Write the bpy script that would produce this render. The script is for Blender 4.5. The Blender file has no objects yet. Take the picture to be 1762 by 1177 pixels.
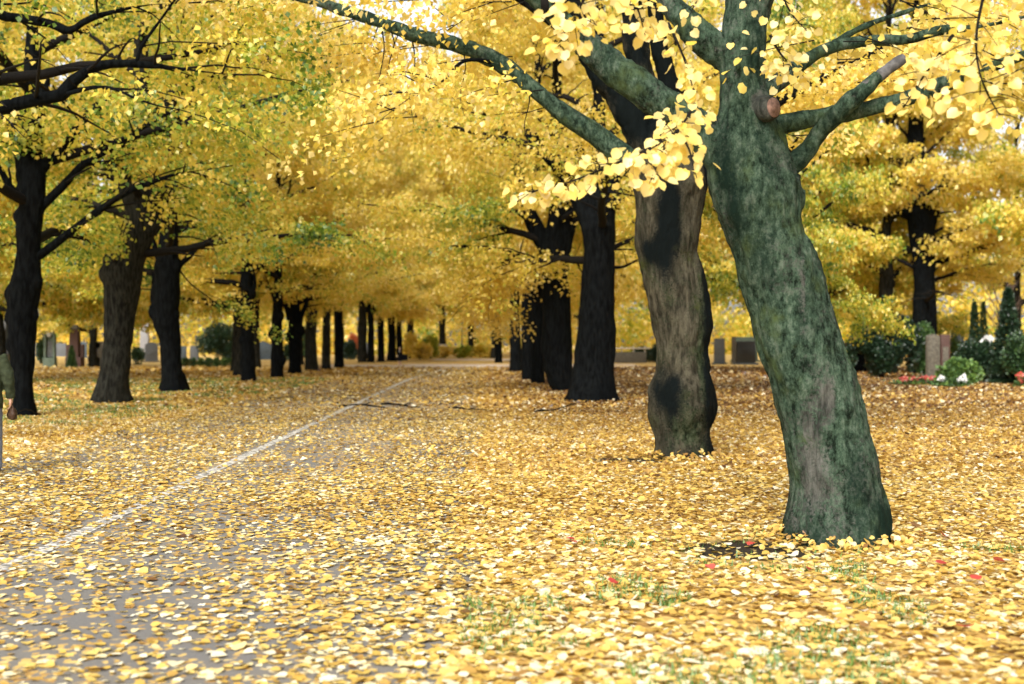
import bpy, bmesh, math, random
import numpy as np
from mathutils import Vector, Matrix

C = bpy.context
SC = C.scene
COL = SC.collection
PI = math.pi
F = 2000.0            # focal length of the photograph in its own pixels (1762 wide)
CX, HZ = 881.0, 588.5 # centre column, horizon row
CAMZ = 1.6

# ------------------------------------------------------------------ camera
cam_d = bpy.data.cameras.new('camera')
cam = bpy.data.objects.new('camera', cam_d)
COL.objects.link(cam)
cam.location = (0, 0, CAMZ)
cam.rotation_euler = (PI / 2, 0, 0)
cam_d.sensor_width = 36.0
cam_d.lens = 36.0 * F / 1762.0
cam_d.clip_start = 0.1
cam_d.clip_end = 2000
cam_d.dof.use_dof = True
cam_d.dof.focus_distance = 11.0
cam_d.dof.aperture_fstop = 1.5
SC.camera = cam

# ------------------------------------------------------------------ sky, sun, exposure
SUN_EL, SUN_AZ = 38, 200          # soft sun behind the camera, a little to the left
w = bpy.data.worlds.new('World')
SC.world = w
w.use_nodes = True
nt = w.node_tree
for n in list(nt.nodes):
    nt.nodes.remove(n)
sky = nt.nodes.new('ShaderNodeTexSky')
sky.sky_type = 'NISHITA'
sky.sun_disc = False
sky.sun_elevation = math.radians(SUN_EL)
sky.sun_rotation = math.radians(SUN_AZ)
sky.air_density = 1.0
sky.dust_density = 4.0
hs = nt.nodes.new('ShaderNodeHueSaturation')
hs.inputs['Saturation'].default_value = 0.25
bg = nt.nodes.new('ShaderNodeBackground')
bg.inputs['Strength'].default_value = 0.15
wo = nt.nodes.new('ShaderNodeOutputWorld')
nt.links.new(sky.outputs[0], hs.inputs['Color'])
nt.links.new(hs.outputs[0], bg.inputs['Color'])
nt.links.new(bg.outputs[0], wo.inputs['Surface'])
sun_d = bpy.data.lights.new('sun', 'SUN')
sun_d.energy = 1.5
sun_d.angle = math.radians(22)
sun_d.color = (1.0, 0.95, 0.87)
sun = bpy.data.objects.new('sun', sun_d)
COL.objects.link(sun)
_el, _az = math.radians(SUN_EL), math.radians(SUN_AZ)
_sv = Vector((math.sin(_az) * math.cos(_el), math.cos(_az) * math.cos(_el), math.sin(_el)))
sun.rotation_euler = _sv.to_track_quat('Z', 'Y').to_euler()
SC.view_settings.view_transform = 'Standard'
SC.view_settings.look = 'None'
SC.view_settings.gamma = 1.0
SC.view_settings.exposure = 1.07
SC.cycles.max_bounces = 8
SC.cycles.diffuse_bounces = 5
SC.cycles.transmission_bounces = 6
SC.cycles.use_denoising = True

# ------------------------------------------------------------------ noise and ground shape
def _hash(ix, iy, iz, seed):
    h = (ix * 374761393 + iy * 668265263 + iz * 2147483647 + seed * 1274126177) & 0xFFFFFFFF
    h = ((h ^ (h >> 13)) * 1274126177) & 0xFFFFFFFF
    h = ((h ^ (h >> 16)) * 2246822519) & 0xFFFFFFFF
    return ((h ^ (h >> 15)) & 0xFFFFFF).astype(np.float64) / 0xFFFFFF

def noise3(P, seed=0):
    P = np.asarray(P, float)
    I = np.floor(P).astype(np.int64)
    f = P - I
    f = f * f * (3 - 2 * f)
    r = 0
    for dx in (0, 1):
        for dy in (0, 1):
            for dz in (0, 1):
                wgt = (f[:, 0] if dx else 1 - f[:, 0]) * (f[:, 1] if dy else 1 - f[:, 1]) * (f[:, 2] if dz else 1 - f[:, 2])
                r = r + wgt * _hash(I[:, 0] + dx, I[:, 1] + dy, I[:, 2] + dz, seed)
    return r * 2 - 1

def fbm(P, seed=0, oct=3):
    P = np.asarray(P, float)
    a, s, r = 1.0, 1.0, 0
    for k in range(oct):
        r = r + a * noise3(P * s, seed + k * 17)
        a *= 0.5
        s *= 2.03
    return r

def sstep(a, b, x):
    t = np.clip((np.asarray(x, float) - a) / (b - a), 0, 1)
    return t * t * (3 - 2 * t)

def road_c(y):
    return -3.4 - 0.0205 * np.asarray(y, float)

def gz(x, y):
    x = np.asarray(x, float); y = np.asarray(y, float)
    base = -0.45 * sstep(45, 92, y)
    d = np.abs(x - road_c(y))
    P = np.stack([x * 0.35, y * 0.35, x * 0], -1).reshape(-1, 3)
    n = noise3(P, 5).reshape(x.shape) * 0.05
    return base + n * sstep(3.0, 4.2, d)

def gz1(x, y):
    return float(gz(np.array([x]), np.array([y]))[0])

def depth_at(py):
    """distance of the flat ground seen at photo row py"""
    D = 30.0
    for _ in range(30):
        D = F * (CAMZ + 0.45 * float(sstep(45, 92, D))) / (py - HZ)
    return D

def at(px, py, D):
    return np.array([(px - CX) / F * D, D, CAMZ + (HZ - py) / F * D])

def foot(px, py):
    D = depth_at(py)
    x = (px - CX) / F * D
    return np.array([x, D, gz1(x, D)])

# ------------------------------------------------------------------ mesh helpers
def mesh_np(name, V, faces, smooth=False, attrs=None):
    V = np.ascontiguousarray(V, dtype=np.float32)
    faces = [np.asarray(f, np.int32) for f in faces if len(f)]
    me = bpy.data.meshes.new(name)
    me.vertices.add(len(V))
    me.vertices.foreach_set('co', V.ravel())
    li = np.concatenate([f.ravel() for f in faces])
    cnt = np.concatenate([np.full(len(f), f.shape[1], np.int32) for f in faces])
    st = np.concatenate([[0], np.cumsum(cnt)[:-1]]).astype(np.int32)
    me.loops.add(len(li))
    me.loops.foreach_set('vertex_index', li)
    me.polygons.add(len(cnt))
    me.polygons.foreach_set('loop_start', st)
    me.polygons.foreach_set('loop_total', cnt)
    if smooth:
        me.polygons.foreach_set('use_smooth', np.ones(len(cnt), bool))
    me.update(calc_edges=True)
    for k, a in (attrs or {}).items():
        at_ = me.attributes.new(k, 'FLOAT', 'POINT')
        at_.data.foreach_set('value', np.ascontiguousarray(a, dtype=np.float32))
    return me

def link(name, me, mat, parent=None, loc=None):
    o = bpy.data.objects.new(name, me)
    COL.objects.link(o)
    if mat is not None:
        me.materials.clear()
        me.materials.append(mat)
    if parent is not None:
        o.parent = parent
    if loc is not None:
        o.location = loc
    return o

def tag(o, label=None, cat=None, group=None, kind=None):
    if label: o['label'] = label
    if cat: o['category'] = cat
    if group: o['group'] = group
    if kind: o['kind'] = kind
    return o

def thing(name, label, cat, loc=(0, 0, 0), rz=0, group=None):
    o = bpy.data.objects.new(name, None)
    COL.objects.link(o)
    o.empty_display_size = 0.3
    o.location = [float(v) for v in loc]
    o.rotation_euler = (0, 0, rz)
    return tag(o, label, cat, group)

class Geo:
    """collects shapes, hands out one mesh"""
    def __init__(self):
        self.V = []; self.F = []; self.n = 0
    def add(self, V, faces):
        V = np.asarray(V, float)
        for f in faces:
            f = np.asarray(f, np.int64)
            if len(f): self.F.append(f + self.n)
        self.V.append(V); self.n += len(V)
        return self
    def tube(self, pts, rad, seg=8, cap=True, squash=None):
        pts = np.asarray(pts, float); n = len(pts)
        rad = np.broadcast_to(np.asarray(rad, float), (n,))
        tan = np.gradient(pts, axis=0)
        tan /= np.linalg.norm(tan, axis=1)[:, None] + 1e-9
        ref = np.array([1.0, 0, 0]) if abs(tan[0][0]) < 0.8 else np.array([0, 1.0, 0])
        a = np.arange(seg) / seg * 2 * PI
        V = np.zeros((n, seg, 3))
        for i in range(n):
            u = ref - tan[i] * np.dot(ref, tan[i]); u /= np.linalg.norm(u) + 1e-9
            ref = u
            v = np.cross(tan[i], u)
            V[i] = pts[i] + rad[i] * (np.cos(a)[:, None] * u + np.sin(a)[:, None] * v)
        i, j = np.meshgrid(np.arange(n - 1), np.arange(seg), indexing='ij')
        k = (j + 1) % seg
        Q = np.stack([i * seg + j, i * seg + k, (i + 1) * seg + k, (i + 1) * seg + j], -1).reshape(-1, 4)
        V = V.reshape(-1, 3)
        T = []
        if cap:
            c0, c1 = len(V), len(V) + 1
            V = np.vstack([V, pts[0], pts[-1]])
            jj = np.arange(seg); kk = (jj + 1) % seg
            T = np.vstack([np.stack([np.full(seg, c0), kk, jj], -1), np.stack([np.full(seg, c1), (n - 1) * seg + jj, (n - 1) * seg + kk], -1)])
        return self.add(V, [Q, T])
    def loft(self, rings, seg=20):
        """rings: (cx, cy, z, rx, ry) stacked upwards"""
        R = np.asarray(rings, float); n = len(R)
        a = np.arange(seg) / seg * 2 * PI
        V = np.stack([R[:, 0:1] + R[:, 3:4] * np.cos(a), R[:, 1:2] + R[:, 4:5] * np.sin(a), np.repeat(R[:, 2:3], seg, 1)], -1).reshape(-1, 3)
        i, j = np.meshgrid(np.arange(n - 1), np.arange(seg), indexing='ij')
        k = (j + 1) % seg
        Q = np.stack([i * seg + j, i * seg + k, (i + 1) * seg + k, (i + 1) * seg + j], -1).reshape(-1, 4)
        c0, c1 = len(V), len(V) + 1
        V = np.vstack([V, R[0, :3], R[-1, :3]])
        jj = np.arange(seg); kk = (jj + 1) % seg
        T = np.vstack([np.stack([np.full(seg, c0), kk, jj], -1), np.stack([np.full(seg, c1), (n - 1) * seg + jj, (n - 1) * seg + kk], -1)])
        return self.add(V, [Q, T])
    def ball(self, c, r, seg=14, rings=9):
        r = np.broadcast_to(np.asarray(r, float), (3,))
        t = np.linspace(0.02, PI - 0.02, rings)
        return self.loft([(c[0], c[1], c[2] - r[2] * math.cos(q), r[0] * math.sin(q), r[1] * math.sin(q)) for q in t], seg)
    def box(self, c, s, taper=1.0, rz=0.0):
        x, y, z = np.asarray(s, float) / 2
        V = np.array([(-x, -y, -z), (x, -y, -z), (x, y, -z), (-x, y, -z), (-x * taper, -y * taper, z), (x * taper, -y * taper, z), (x * taper, y * taper, z), (-x * taper, y * taper, z)])
        cr, sr = math.cos(rz), math.sin(rz)
        V = np.stack([V[:, 0] * cr - V[:, 1] * sr, V[:, 0] * sr + V[:, 1] * cr, V[:, 2]], -1) + np.asarray(c, float)
        return self.add(V, [[(0, 3, 2, 1), (4, 5, 6, 7), (0, 1, 5, 4), (1, 2, 6, 5), (2, 3, 7, 6), (3, 0, 4, 7)]])
    def prism(self, prof, y0, y1):
        """outline in x, z pushed from y0 to y1"""
        P = np.asarray(prof, float); n = len(P)
        V = np.vstack([np.stack([P[:, 0], np.full(n, y0), P[:, 1]], -1), np.stack([P[:, 0], np.full(n, y1), P[:, 1]], -1)])
        i = np.arange(n); k = (i + 1) % n
        return self.add(V, [[list(range(n))], [list(range(2 * n - 1, n - 1, -1))], np.stack([i, i + n, k + n, k], -1)])
    def mesh(self, name, smooth=False, origin=None):
        V = np.vstack(self.V)
        if origin is not None: V = V - np.asarray(origin, float)
        by = {}
        for f in self.F: by.setdefault(f.shape[1], []).append(f)
        return mesh_np(name, V, [np.vstack(v) for v in by.values()], smooth)

def fuse(geo, voxel, smooth=4):
    """melt the collected shapes into one continuous surface"""
    me = geo.mesh('tmp')
    o = bpy.data.objects.new('tmp', me)
    COL.objects.link(o)
    m = o.modifiers.new('r', 'REMESH'); m.mode = 'VOXEL'; m.voxel_size = voxel
    if smooth:
        s = o.modifiers.new('s', 'SMOOTH'); s.factor = 0.5; s.iterations = smooth
    dg = C.evaluated_depsgraph_get()
    r = bpy.data.meshes.new_from_object(o.evaluated_get(dg))
    bpy.data.objects.remove(o); bpy.data.meshes.remove(me)
    return r

def co_of(me):
    V = np.zeros(len(me.vertices) * 3, np.float32); me.vertices.foreach_get('co', V)
    return V.reshape(-1, 3).astype(float)
def no_of(me):
    V = np.zeros(len(me.vertices) * 3, np.float32); me.vertices.foreach_get('normal', V)
    return V.reshape(-1, 3).astype(float)
def set_attr(me, k, a):
    at_ = me.attributes.get(k) or me.attributes.new(k, 'FLOAT', 'POINT')
    at_.data.foreach_set('value', np.ascontiguousarray(a, dtype=np.float32))
def bevel(me, wd=0.01, seg=2):
    bm = bmesh.new(); bm.from_mesh(me)
    es = [e for e in bm.edges if len(e.link_faces) == 2 and e.calc_face_angle(0) > 0.5]
    bmesh.ops.bevel(bm, geom=es, offset=wd, segments=seg, affect='EDGES', profile=0.6)
    bm.to_mesh(me); bm.free()
    return me

# ------------------------------------------------------------------ materials
def mat_new(name):
    m = bpy.data.materials.new(name); m.use_nodes = True
    t = m.node_tree
    for n in list(t.nodes): t.nodes.remove(n)
    out = t.nodes.new('ShaderNodeOutputMaterial')
    return m, t, out
def N(t, kind, **kw):
    n = t.nodes.new('ShaderNode' + kind)
    for k, v in kw.items():
        if k in n.inputs: n.inputs[k].default_value = v
        else: setattr(n, k, v)
    return n
def ramp(t, src, stops, mode='LINEAR'):
    r = t.nodes.new('ShaderNodeValToRGB'); r.color_ramp.interpolation = mode
    e = r.color_ramp.elements
    while len(e) < len(stops): e.new(0.5)
    for el, (p, c) in zip(e, stops):
        el.position = p; el.color = (*c, 1) if len(c) == 3 else c
    t.links.new(src, r.inputs[0])
    return r.outputs[0]
def mix(t, fac, a, b, mode='MIX'):
    m = t.nodes.new('ShaderNodeMix'); m.data_type = 'RGBA'; m.blend_type = mode
    for sock, v in ((m.inputs[0], fac), (m.inputs[6], a), (m.inputs[7], b)):
        if hasattr(v, 'links'): t.links.new(v, sock)
        elif isinstance(v, (int, float)): sock.default_value = v
        else: sock.default_value = (*v, 1)
    return m.outputs[2]
def math_(t, op, a, b=0.0, c=0.0):
    m = t.nodes.new('ShaderNodeMath'); m.operation = op
    for sock, v in zip(m.inputs, (a, b, c)):
        if hasattr(v, 'links'): t.links.new(v, sock)
        else: sock.default_value = v
    return m.outputs[0]
def mapr(t, v, a, b, c=0.0, d=1.0, smooth=True):
    m = t.nodes.new('ShaderNodeMapRange'); m.interpolation_type = 'SMOOTHSTEP' if smooth else 'LINEAR'
    t.links.new(v, m.inputs[0])
    for i, q in enumerate((a, b, c, d)): m.inputs[i + 1].default_value = q
    return m.outputs[0]
def pos(t, scale=(1, 1, 1), obj=False):
    g = t.nodes.new('ShaderNodeTexCoord') if obj else t.nodes.new('ShaderNodeNewGeometry')
    m = t.nodes.new('ShaderNodeMapping'); m.inputs['Scale'].default_value = scale
    t.links.new(g.outputs['Object' if obj else 'Position'], m.inputs[0])
    return m.outputs[0]
def tex(t, kind, vec, **kw):
    n = N(t, 'Tex' + kind, **kw); t.links.new(vec, n.inputs['Vector'])
    return n
def bump(t, h, strength=0.5, dist=0.02):
    b = N(t, 'Bump', Strength=strength, Distance=dist); t.links.new(h, b.inputs['Height'])
    return b.outputs[0]
def principled(t, out, col, rough=0.7, normal=None, spec=0.3):
    p = t.nodes.new('ShaderNodeBsdfPrincipled')
    if hasattr(col, 'links'): t.links.new(col, p.inputs['Base Color'])
    else: p.inputs['Base Color'].default_value = (*col, 1)
    if hasattr(rough, 'links'): t.links.new(rough, p.inputs['Roughness'])
    else: p.inputs['Roughness'].default_value = rough
    p.inputs['Specular IOR Level'].default_value = spec
    if normal is not None: t.links.new(normal, p.inputs['Normal'])
    t.links.new(p.outputs[0], out.inputs[0])
    return p

def leaf_mat(name, stops, trans=0.42):
    m, t, out = mat_new(name)
    a = N(t, 'Attribute', attribute_name='tint')
    oi = t.nodes.new('ShaderNodeObjectInfo')
    sep = t.nodes.new('ShaderNodeSeparateColor'); t.links.new(oi.outputs['Color'], sep.inputs[0])
    # the object's own red channel moves a whole crown along the green to yellow scale
    v = math_(t, 'ADD', a.outputs['Fac'], math_(t, 'SUBTRACT', sep.outputs[0], 0.5))
    c = ramp(t, v, stops)
    d = t.nodes.new('ShaderNodeBsdfDiffuse'); tr = t.nodes.new('ShaderNodeBsdfTranslucent')
    t.links.new(c, d.inputs[0]); t.links.new(c, tr.inputs[0])
    mx = N(t, 'MixShader'); mx.inputs[0].default_value = trans
    t.links.new(d.outputs[0], mx.inputs[1]); t.links.new(tr.outputs[0], mx.inputs[2])
    gl = N(t, 'BsdfGlossy', Roughness=0.45)
    fr = N(t, 'MixShader'); fr.inputs[0].default_value = 0.06
    t.links.new(mx.outputs[0], fr.inputs[1]); t.links.new(gl.outputs[0], fr.inputs[2])
    t.links.new(fr.outputs[0], out.inputs[0])
    return m

CROWN_RAMP = [(0.0, (0.045, 0.12, 0.015)), (0.18, (0.17, 0.30, 0.02)), (0.36, (0.54, 0.53, 0.06)), (0.55, (0.80, 0.61, 0.08)), (0.78, (0.85, 0.67, 0.16)), (1.0, (0.86, 0.75, 0.38))]
M = {}
M['leaf'] = leaf_mat('crown_leaves', CROWN_RAMP, 0.52)
M['rust_leaf'] = leaf_mat('rust_leaves', [(0.0, (0.20, 0.04, 0.015)), (0.5, (0.42, 0.10, 0.03)), (1.0, (0.65, 0.30, 0.06))], 0.4)
M['green_leaf'] = leaf_mat('evergreen_leaves', [(0.0, (0.008, 0.022, 0.012)), (0.35, (0.02, 0.05, 0.02)), (0.7, (0.06, 0.13, 0.03)), (1.0, (0.16, 0.27, 0.05))], 0.15)
M['litter_leaf'] = leaf_mat('fallen_leaf', [(0.0, (0.09, 0.04, 0.016)), (0.15, (0.24, 0.12, 0.034)), (0.35, (0.48, 0.29, 0.06)), (0.55, (0.63, 0.42, 0.085)), (0.75, (0.70, 0.53, 0.16)), (0.9, (0.74, 0.65, 0.40)), (1.0, (0.82, 0.76, 0.58))], 0.2)
M['red_petal'] = leaf_mat('red_petals', [(0.0, (0.30, 0.03, 0.02)), (0.6, (0.55, 0.07, 0.05)), (1.0, (0.75, 0.32, 0.25))], 0.3)

def bark_mat(name, bark, moss, dark, moss_amt, dark_amt, fine=1.0):
    m, t, out = mat_new(name)
    p = pos(t, (1, 1, 1), obj=True)
    ps = pos(t, (1, 1, 0.22), obj=True)
    streak = tex(t, 'Noise', ps, Scale=16.0 * fine, Detail=7.0, Roughness=0.65)
    patch = tex(t, 'Noise', p, Scale=2.3, Detail=5.0, Roughness=0.6)
    speck = tex(t, 'Noise', p, Scale=38.0, Detail=4.0, Roughness=0.7)
    vor = tex(t, 'Voronoi', ps, Scale=30.0 * fine, feature='DISTANCE_TO_EDGE')
    am = N(t, 'Attribute', attribute_name='moss').outputs['Fac']
    ad = N(t, 'Attribute', attribute_name='dark').outputs['Fac']
    b = mix(t, mapr(t, streak.outputs[0], 0.34, 0.66), [c * 0.30 for c in bark], [c * 1.6 for c in bark])
    b = mix(t, mapr(t, vor.outputs[0], 0.0, 0.08, 0.18, 0.0), b, [c * 0.25 for c in bark])
    mn = tex(t, 'Noise', pos(t, (1, 1, 0.55), obj=True), Scale=13.0, Detail=9.0, Roughness=0.8)
    mo = ramp(t, mn.outputs[0], [(0.41, [c * 0.16 for c in moss]), (0.47, [c * 0.7 for c in moss]), (0.53, [c * 1.15 for c in moss]), (0.61, (moss[0] * 2.6, moss[1] * 2.0, moss[2] * 2.3))])
    mo = mix(t, mapr(t, patch.outputs[0], 0.55, 0.75), mo, (moss[0] * 1.5, moss[1] * 1.25, moss[2] * 0.7))
    fm = math_(t, 'ADD', math_(t, 'ADD', patch.outputs[0], am), math_(t, 'MULTIPLY', speck.outputs[0], 0.9))
    fm = mapr(t, fm, 1.28 - moss_amt, 1.55 - moss_amt)
    b = mix(t, fm, b, mo)
    patch2 = tex(t, 'Noise', pos(t, (1.3, 1.3, 0.6), obj=True), Scale=1.7, Detail=6.0, Roughness=0.65)
    fd = math_(t, 'ADD', math_(t, 'ADD', patch2.outputs[0], ad), math_(t, 'MULTIPLY', math_(t, 'ADD', streak.outputs[0], speck.outputs[0]), 0.55))
    fd = mapr(t, fd, 1.36 - dark_amt, 1.78 - dark_amt)
    b = mix(t, fd, b, dark)
    h = math_(t, 'ADD', math_(t, 'MULTIPLY', streak.outputs[0], 0.8), math_(t, 'MULTIPLY', speck.outputs[0], 0.35))
    h = math_(t, 'ADD', h, math_(t, 'MULTIPLY', mn.outputs[0], 0.9))
    principled(t, out, b, 0.85, bump(t, h, 0.9, 0.03), 0.04)
    return m
M['bark_moss'] = bark_mat('mossy_bark', (0.070, 0.071, 0.062), (0.038, 0.064, 0.041), (0.007, 0.016, 0.011), 0.58, 0.36)
M['bark_grey'] = bark_mat('grey_bark', (0.052, 0.047, 0.032), (0.028, 0.038, 0.020), (0.004, 0.006, 0.006), 0.34, 0.24)
M['bark_dark'] = bark_mat('dark_wet_bark', (0.005, 0.006, 0.0065), (0.005, 0.008, 0.0065), (0.003, 0.004, 0.005), 0.15, 0.30)
M['bark_mid'] = bark_mat('brown_bark', (0.020, 0.020, 0.016), (0.012, 0.019, 0.012), (0.004, 0.005, 0.006), 0.2, 0.22)

def simple_mat(name, col, rough=0.8, var=0.25, scale=8.0, bmp=0.2, spec=0.12):
    m, t, out = mat_new(name)
    p = pos(t, (1, 1, 1), obj=True)
    n = tex(t, 'Noise', p, Scale=scale, Detail=6.0, Roughness=0.6)
    c = mix(t, mapr(t, n.outputs[0], 0.3, 0.7), [x * (1 - var) for x in col], [min(1, x * (1 + var)) for x in col])
    principled(t, out, c, rough, bump(t, n.outputs[0], bmp, 0.01), spec)
    return m
M['stone_grey'] = simple_mat('grey_granite', (0.10, 0.105, 0.11), 0.7, 0.3, 20)
M['stone_tan'] = simple_mat('tan_sandstone', (0.115, 0.105, 0.085), 0.85, 0.3, 12)
M['stone_red'] = simple_mat('red_granite', (0.085, 0.050, 0.043), 0.6, 0.3, 20)
M['stone_black'] = simple_mat('black_granite', (0.012, 0.013, 0.014), 0.3, 0.3, 20, 0.05, 0.5)
M['stone_green'] = simple_mat('algae_stone', (0.10, 0.13, 0.10), 0.9, 0.35, 9)
M['stone_white'] = simple_mat('white_marble', (0.36, 0.36, 0.37), 0.5, 0.1, 12)
M['stone_blue'] = simple_mat('slate_stone', (0.065, 0.08, 0.09), 0.7, 0.25, 8)
M['white_petal'] = simple_mat('white_petals', (0.55, 0.55, 0.54), 0.6, 0.08, 30)
M['white_paint'] = simple_mat('white_paint', (0.55, 0.5, 0.42), 0.6, 0.12, 10)
M['soil'] = simple_mat('soil', (0.03, 0.022, 0.015), 0.95, 0.4, 14)
M['cut_wood'] = simple_mat('cut_wood', (0.17, 0.105, 0.085), 0.85, 0.45, 18, 0.4)
M['dead_wood'] = simple_mat('grey_dead_wood', (0.085, 0.082, 0.08), 0.85, 0.4, 16, 0.5)
M['lichen'] = simple_mat('pale_lichen', (0.36, 0.36, 0.34), 0.95, 0.5, 30, 0.6)
M['twig'] = simple_mat('twig_bark', (0.008, 0.007, 0.006), 0.85, 0.3, 30)
M['twig_pink'] = simple_mat('pale_bare_twigs', (0.20, 0.14, 0.11), 0.85, 0.3, 30)
M['skin'] = simple_mat('skin', (0.50, 0.30, 0.22), 0.55, 0.08, 30, 0.05)
M['pale_skin'] = simple_mat('pale_skin', (0.68, 0.47, 0.38), 0.55, 0.06, 30, 0.05)
M['hair'] = simple_mat('hair', (0.025, 0.017, 0.012), 0.6, 0.4, 60, 0.4)
M['fair_hair'] = simple_mat('fair_hair', (0.48, 0.36, 0.24), 0.6, 0.3, 60, 0.4)
M['olive'] = simple_mat('olive_jacket', (0.032, 0.040, 0.021), 0.9, 0.25, 14, 0.4)
M['jeans'] = simple_mat('pale_jeans', (0.17, 0.19, 0.24), 0.9, 0.15, 20, 0.3)
M['leather'] = simple_mat('brown_leather', (0.045, 0.025, 0.015), 0.5, 0.3, 25, 0.3)
M['black_cloth'] = simple_mat('black_cloth', (0.010, 0.011, 0.016), 0.85, 0.3, 25, 0.3)
M['white_cloth'] = simple_mat('white_cloth', (0.75, 0.75, 0.75), 0.9, 0.1, 25, 0.2)
M['terracotta'] = simple_mat('dark_pot', (0.05, 0.03, 0.025), 0.8, 0.2, 20)

# leaf litter ground
def litter_color(t, p, scale=11.0):
    v = tex(t, 'Voronoi', p, Scale=scale, Randomness=1.0)
    sc = t.nodes.new('ShaderNodeSeparateColor'); t.links.new(v.outputs['Color'], sc.inputs[0])
    big = tex(t, 'Noise', pos(t, (0.25, 0.55, 1)), Scale=0.6, Detail=4.0, Roughness=0.6)  # stretched bands: brown and pale litter, with shadow and sunlit strips painted in
    k = math_(t, 'ADD', math_(t, 'MULTIPLY', sc.outputs[0], 0.75), mapr(t, big.outputs[0], 0.3, 0.7, -0.18, 0.22))
    col = ramp(t, k, [(0.0, (0.30, 0.17, 0.05)), (0.2, (0.42, 0.26, 0.075)), (0.45, (0.54, 0.36, 0.11)), (0.7, (0.62, 0.44, 0.15)), (0.95, (0.72, 0.58, 0.30))])
    return col, sc.outputs[1], v
m, t, out = mat_new('leafy_verge')
pp = pos(t)
col, rnd, v = litter_color(t, pp)
xyz = t.nodes.new('ShaderNodeSeparateXYZ'); t.links.new(pos(t), xyz.inputs[0])
gn = tex(t, 'Noise', pos(t), Scale=0.9, Detail=5.0, Roughness=0.65)
fn = tex(t, 'Noise', pos(t), Scale=60.0, Detail=3.0)
grass = mix(t, fn.outputs[0], (0.05, 0.08, 0.012), (0.17, 0.20, 0.035))
ag = N(t, 'Attribute', attribute_name='grass').outputs['Fac']
asl = N(t, 'Attribute', attribute_name='soil').outputs['Fac']
fg = mapr(t, math_(t, 'ADD', math_(t, 'ADD', gn.outputs[0], ag), math_(t, 'MULTIPLY', rnd, 0.3)), 1.0, 1.25)
col = mix(t, fg, col, grass)
soilc = mix(t, fn.outputs[0], (0.010, 0.008, 0.006), (0.045, 0.033, 0.022))
fs = mapr(t, math_(t, 'ADD', asl, math_(t, 'MULTIPLY', gn.outputs[0], 0.5)), 0.65, 0.95)
col = mix(t, fs, col, soilc)
principled(t, out, col, 0.85, bump(t, v.outputs['Distance'], 0.6, 0.03), 0.15)
M['verge'] = m
m, t, out = mat_new('asphalt')
pp = pos(t)
fn = tex(t, 'Noise', pp, Scale=90.0, Detail=4.0, Roughness=0.7)
bn = tex(t, 'Noise', pp, Scale=0.7, Detail=5.0, Roughness=0.6)
c = mix(t, fn.outputs[0], (0.06, 0.058, 0.056), (0.24, 0.23, 0.215))
c = mix(t, mapr(t, bn.outputs[0], 0.35, 0.7), c, (0.18, 0.162, 0.135))
col, rnd, v = litter_color(t, pp, 24.0)
xyz = t.nodes.new('ShaderNodeSeparateXYZ'); t.links.new(pos(t), xyz.inputs[0])
cov = math_(t, 'ADD', mapr(t, xyz.outputs[1], 14, 45, -0.10, 0.06), mapr(t, bn.outputs[0], 0.3, 0.7, -0.15, 0.15))
f_ = mapr(t, math_(t, 'ADD', rnd, cov), 0.68, 0.72)
c = mix(t, f_, c, col)
principled(t, out, c, 0.8, bump(t, fn.outputs[0], 0.5, 0.006), 0.25)
M['asphalt'] = m
m, t, out = mat_new('line_paint')
pp = pos(t)
n1 = tex(t, 'Noise', pp, Scale=14.0, Detail=6.0, Roughness=0.7)
c = mix(t, mapr(t, n1.outputs[0], 0.40, 0.60), (0.13, 0.125, 0.115), (0.62, 0.59, 0.53))
principled(t, out, c, 0.7, bump(t, n1.outputs[0], 0.2, 0.004))
M['line'] = m
M['gravel'] = simple_mat('pale_gravel', (0.55, 0.45, 0.36), 0.9, 0.2, 3.0)
# ------------------------------------------------------------------ leaves
def unit(A):
    return A / (np.linalg.norm(A, axis=-1, keepdims=True) + 1e-9)

HEART = np.array([(0, .08, 0), (-.30, 0, .05), (-.52, .30, .09), (-.44, .68, .05), (0, 1.0, -.10), (.44, .68, .05), (.52, .30, .09), (.30, 0, .05)])
QUAD = np.array([(0, 0, 0), (-.46, .42, .12), (0, 1.0, -.08), (.46, .42, .12)])
def leaves_mesh(name, Cc, T, Nn, S, tint, shape='quad'):
    T = unit(T); B = unit(np.cross(Nn, T)); Nn = np.cross(T, B)
    tp = HEART if shape == 'heart' else QUAD
    k = len(tp); n = len(Cc)
    S = np.asarray(S)[:, None, None]
    V = Cc[:, None, :] + S * (tp[None, :, 0:1] * B[:, None, :] + tp[None, :, 1:2] * T[:, None, :] + tp[None, :, 2:3] * Nn[:, None, :])
    o = (np.arange(n) * k)[:, None]
    if shape == 'heart':
        faces = [np.concatenate([o + np.array([[4, 3, 2, 1, 0]]), o + np.array([[0, 7, 6, 5, 4]])])]
    else:
        faces = [np.concatenate([o + np.array([[0, 2, 1]]), o + np.array([[0, 3, 2]])])]
    return mesh_np(name, V.reshape(-1, 3), faces, False, {'tint': np.repeat(tint, k)})

def link_leaves(name, me, mat, parent, shift=0.0):
    o = link(name, me, mat, parent)
    o.color = (0.5 + shift, 0.5, 0.5, 1)
    return o

# ------------------------------------------------------------------ limbs and crowns
def curve(p0, d, L, rise=0.0, wob=0.06, n=8, rng=None):
    """a limb: start, direction, length, rise (+ up, - droop at the end)"""
    s = np.linspace(0, 1, n)
    d = d / np.linalg.norm(d)
    P = p0 + np.outer(s * L, d)
    P[:, 2] += rise * L * s ** 2
    if rng is not None and wob:
        w = rng.normal(0, wob * L / n, (n, 3)); w[0] = 0
        P += np.cumsum(w, axis=0) * 0.8
    return P

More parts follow.
